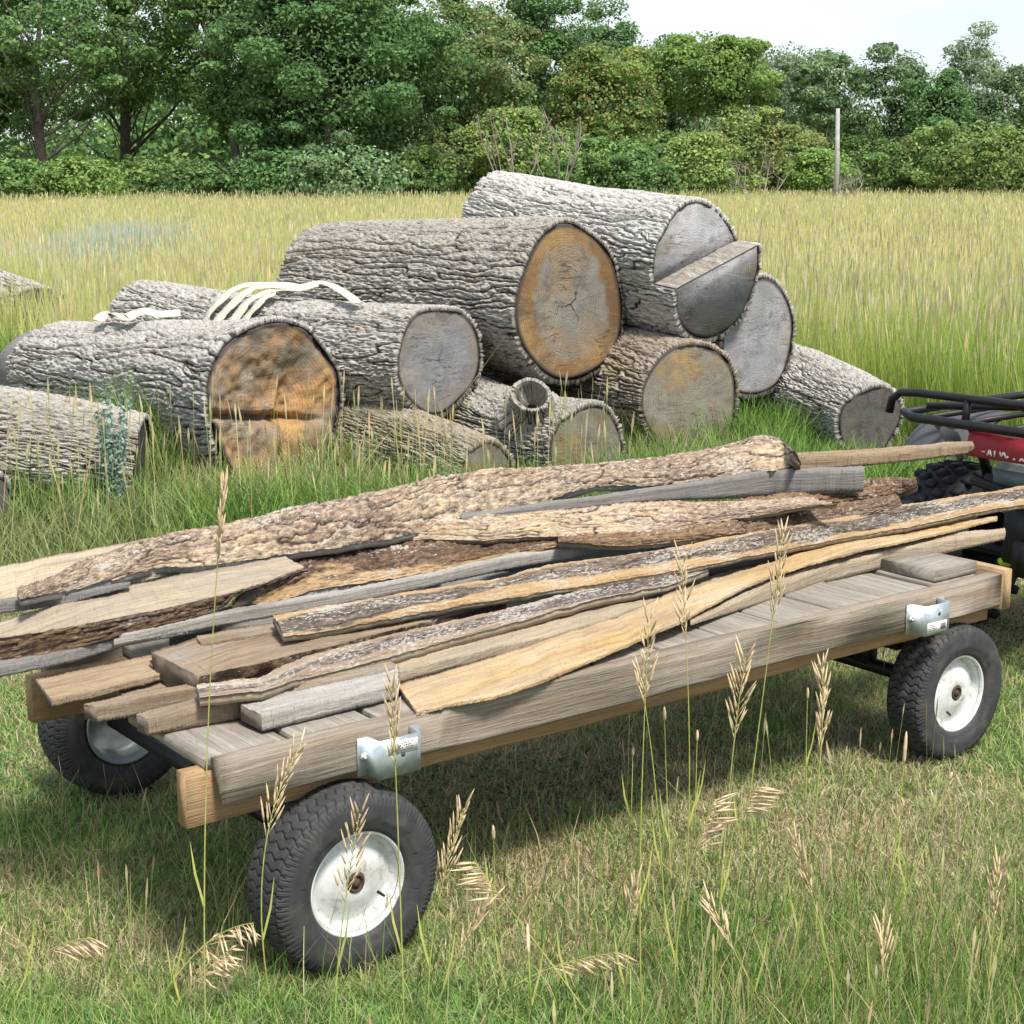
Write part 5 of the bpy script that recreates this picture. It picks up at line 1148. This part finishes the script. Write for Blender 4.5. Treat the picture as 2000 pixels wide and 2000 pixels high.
# taller weeds at the bottom right and scattered wisps
N = 30000; P = wedge(N, 2.55, 4.1, 1.0, 1.1, .3); k = rng.uniform(0, 1, len(P)) < (.12+.88*sstep(-.1, .9, P[:, 0])*sstep(3.9, 2.9, P[:, 1])); P = P[k]; N = len(P); c = pick(N, G3+S3, [1.2, 1.2, 1, .5, .5, .6]); h = rng.uniform(.05, .2, N)
Pw = wedge(420, 2.6, 5.2, 1.0, 1.1, .3); Pw = Pw[rng.uniform(0, 1, len(Pw)) < .25+.75*sstep(-.2, .8, Pw[:, 0])]; N2 = len(Pw)
emit('wispy_grass', 'longer green wisps and thin seed stems at the front of the lawn', [heads(Pw, rng.uniform(.1, .34, N2), rng.uniform(.03, .07, N2), np.full(N2, .0065), pick(N2, [(.34, .4, .13), (.5, .46, .24)], [1, 1]), pick(N2, [(.6, .5, .3), (.52, .4, .24)], [1, 1])), blades(N, P, h, .0026, h*rng.uniform(.1, .7, N), c*.7, c*1.1)])

# ================================================================ TALL FOREGROUND GRASS STEMS (each one a thing)
MSTEM = plain('green_stem', (.36, .38, .1), .6, var=.25, scale=30); MSTRAW = plain('straw_spikelet', (.56, .42, .26), .7, var=.3, scale=70)
def spikelet(mb, p, d, ln, wd_):
    d = d/np.linalg.norm(d); mb.tube([p, p+d*ln*.3, p+d*ln*.65, p+d*ln], [wd_*.35, wd_, wd_*.75, wd_*.1], 6)
def stem(label, base, mid, top, kind, hl=.18, seed=0, side=1, spread=.5, n=11):
    r2 = np.random.default_rng(seed+500); b = uz(*base, 0); Y = b[1]; m_ = uy(*mid, Y); t_ = uy(*top, Y)
    ts = np.linspace(0, 1, 24)[:, None]; ctrl = 2*m_-.5*b-.5*t_; C = b*(1-ts)**2+2*ctrl*ts*(1-ts)+t_*ts**2
    C[:, 1] += .03*np.sin(ts[:, 0]*3)*r2.normal()
    root = empty('grass_stalk', tuple(b)); tag(root, label, 'grass stalk', 'tall seed headed grass stalks in the foreground'); C = C-b
    L_ = np.concatenate([[0], np.cumsum(np.linalg.norm(np.diff(C, axis=0), axis=1))]); tot = L_[-1]
    at = lambda q: np.array([np.interp(q, L_, C[:, k]) for k in range(3)])
    mb = MB(); mb.tube(C, np.linspace(.0019, .0008, 24), 6); 
    for q, sg in (((.3, 1),) if seed % 2 else ((.25, -1),)):     # a blade leaf hugging the stem
        p = at(tot*q); e = p+np.array([sg*.025, .01, .13]); w_ = .0022
        mb.add([p+[-w_, 0, 0], p+[w_, 0, 0], (p+e)/2+[w_+.004*sg, .002, 0], (p+e)/2+[-w_+.004*sg, 0, 0], e, e+[.0005, .001, 0]], [[0, 1, 2, 3], [3, 2, 5, 4]])
    mb.build('stem', MSTEM, root, smooth=True)
    hd = MB()
    if kind == 'timothy':
        ps = [at(tot-hl*(1-q)) for q in np.linspace(0, 1, 7)]; hd.tube(ps, [.0015, .0035, .0042, .0042, .004, .003, .001], 8)
    else:
        for i in range(n):
            q = i/(n-1)*(.93+.07*r2.random()); p = at(tot-hl*(1-q)); fl_ = 1 if i % 2 else -1
            tdir = at(min(tot, tot-hl*(1-q)+.01))-at(tot-hl*(1-q)-.01); tdir /= np.linalg.norm(tdir)
            droop = side if kind == 'droop' else fl_
            d = tdir*(1-spread*.3)+np.array([droop*spread*r2.uniform(.35, 1), r2.normal()*.25, (-.55 if kind == 'droop' else 0)])
            br = .03*r2.uniform(.3, 1.4)*(1-q*.7); d /= np.linalg.norm(d)
            hd.tube([p, p+d*br], .0009, 4); spikelet(hd, p+d*br, d+np.array([0, 0, -.2 if kind == 'droop' else .15]), r2.uniform(.03, .055), .0026)
    hd.build('seed_head', MSTRAW, root, smooth=True)
ST = [
 ('tallest stalk with closed tan head, rising left in front of the golden bark slab', (402, 2030), (400, 1500), (437, 960), 'brome', .15, 1, .12, 18),
 ('stalk with spread pale spikelets before the left end of the rail', (533, 1985), (519, 1676), (588, 1455), 'brome', .2, 1, .4, 12),
 ('stalk with upright straw head crossing the left steel bracket', (790, 2030), (778, 1650), (765, 1340), 'brome', .16, 1, .3, 12),
 ('stalk with thick spikelets in front of the near wheel hub', (655, 2020), (664, 1840), (702, 1590), 'brome', .19, 1, .5, 12),
 ('stalk with pale head just right of the near wheel', (838, 1990), (850, 1800), (905, 1580), 'brome', .17, 1, .35, 13),
 ('bent stalk with drooping head low at the left of the near wheel', (290, 1990), (385, 1870), (494, 1805), 'droop', .14, -1, .6, 14),
 ('stalk leaning left with drooping head, right of the near wheel', (1170, 2010), (1050, 1850), (925, 1682), 'droop', .1, -1, .5, 10),
 ('short stalk with feathery head low between the near wheel and the frame centre', (845, 1995), (890, 1870), (950, 1770), 'brome', .1, 1, .4, 9),
 ('nearly flat drooping stalk at the bottom centre', (930, 1990), (1040, 1925), (1205, 1862), 'droop', .15, 1, .5, 12),
 ('slender stalk with sparse head in front of the middle of the rail', (1254, 1990), (1251, 1650), (1268, 1212), 'brome', .17, -1, .4, 9),
 ('slender stalk leaning left beside the sparse headed one at mid rail', (1300, 1830), (1283, 1560), (1252, 1330), 'brome', .06, -1, .3, 6),
 ('tall stalk whose loose head reaches over the golden board', (1330, 1820), (1345, 1500), (1330, 1096), 'brome', .17, -1, .45, 11),
 ('tall stalk whose head reaches furthest up over the right deck planks', (1425, 1850), (1480, 1450), (1530, 1042), 'brome', .19, 1, .35, 12),
 ('sturdy stalk with thick fanned brown head under the rail', (1392, 1960), (1425, 1540), (1457, 1285), 'brome', .17, 1, .45, 14),
 ('sturdy stalk with spiky brown head left of the front wheel', (1533, 1975), (1590, 1560), (1605, 1305), 'brome', .17, 1, .35, 13),
 ('cylinder headed stalk leaning right, before the front wheel', (1722, 1815), (1748, 1620), (1770, 1428), 'timothy', .075, 1, 0, 0),
 ('thin stalk with small cylinder head under the middle of the rail', (1312, 1740), (1305, 1550), (1298, 1382), 'timothy', .04, 1, 0, 0),
 ('thin stalk with short fat head, in the shade right of mid rail', (1356, 1640), (1358, 1530), (1362, 1425), 'timothy', .03, 1, 0, 0),
 ('tiny fat headed stalk in the shade under the cart', (1230, 1640), (1232, 1540), (1236, 1456), 'timothy', .025, 1, 0, 0),
 ('small fat headed stalk in the shade left of the front wheel', (1574, 1560), (1576, 1440), (1578, 1343), 'timothy', .035, 1, 0, 0),
 ('stalk with nodding pale head among the stems right of centre', (1318, 1985), (1335, 1760), (1398, 1562), 'droop', .12, 1, .35, 12),
 ('short nodding stalk with whitish spikelets right of the fanned brown head', (1400, 1860), (1425, 1660), (1482, 1535), 'droop', .09, 1, .6, 10),
 ('bare thin stalk leaning right below the front wheel', (1745, 1820), (1800, 1660), (1860, 1508), 'timothy', .02, 1, 0, 0),
 ('cylinder headed stalk at the right rim of the near wheel', (826, 1850), (829, 1730), (832, 1620), 'timothy', .035, 1, 0, 0),
 ('upright stalk with tan head low on the left of the sturdy stalk pair', (1215, 1995), (1228, 1860), (1240, 1735), 'brome', .08, 1, .3, 8),
 ('short leaning stalk with pale head low under the fanned brown head', (1500, 1990), (1440, 1860), (1385, 1765), 'brome', .1, -1, .35, 9),
 ('short tan headed stalk low at the bottom right', (1700, 2000), (1715, 1905), (1722, 1815), 'brome', .08, 1, .3, 8),
 ('pale headed stalk nearest the bottom right corner', (1925, 2000), (1935, 1850), (1950, 1690), 'brome', .12, 1, .3, 10),
 ('leaning stalk with feathery head under the front wheel', (1640, 1985), (1600, 1800), (1555, 1650), 'brome', .12, -1, .3, 10),
 ('drooping tan stalk at the bottom left corner', (20, 1995), (60, 1900), (175, 1835), 'droop', .12, 1, .5, 12),
 ('stalk with dense drooping head between the left corner and the near wheel', (330, 1998), (370, 1930), (455, 1850), 'droop', .12, -1, .6, 13),
 ('tan headed stalk just right of the bottom of the near wheel', (1040, 2000), (1035, 1900), (1030, 1800), 'timothy', .06, 1, 0, 0),
 ('single cylinder headed stalk standing clear right of the near wheel', (968, 1830), (966, 1720), (963, 1612), 'timothy', .04, 1, 0, 0),
]
for i, (lb, b_, m_, t_, kd, hl, sd, sp, n) in enumerate(ST): stem(lb, b_, m_, t_, kd, hl, i, sd, sp, int((n or 8)*1.6))
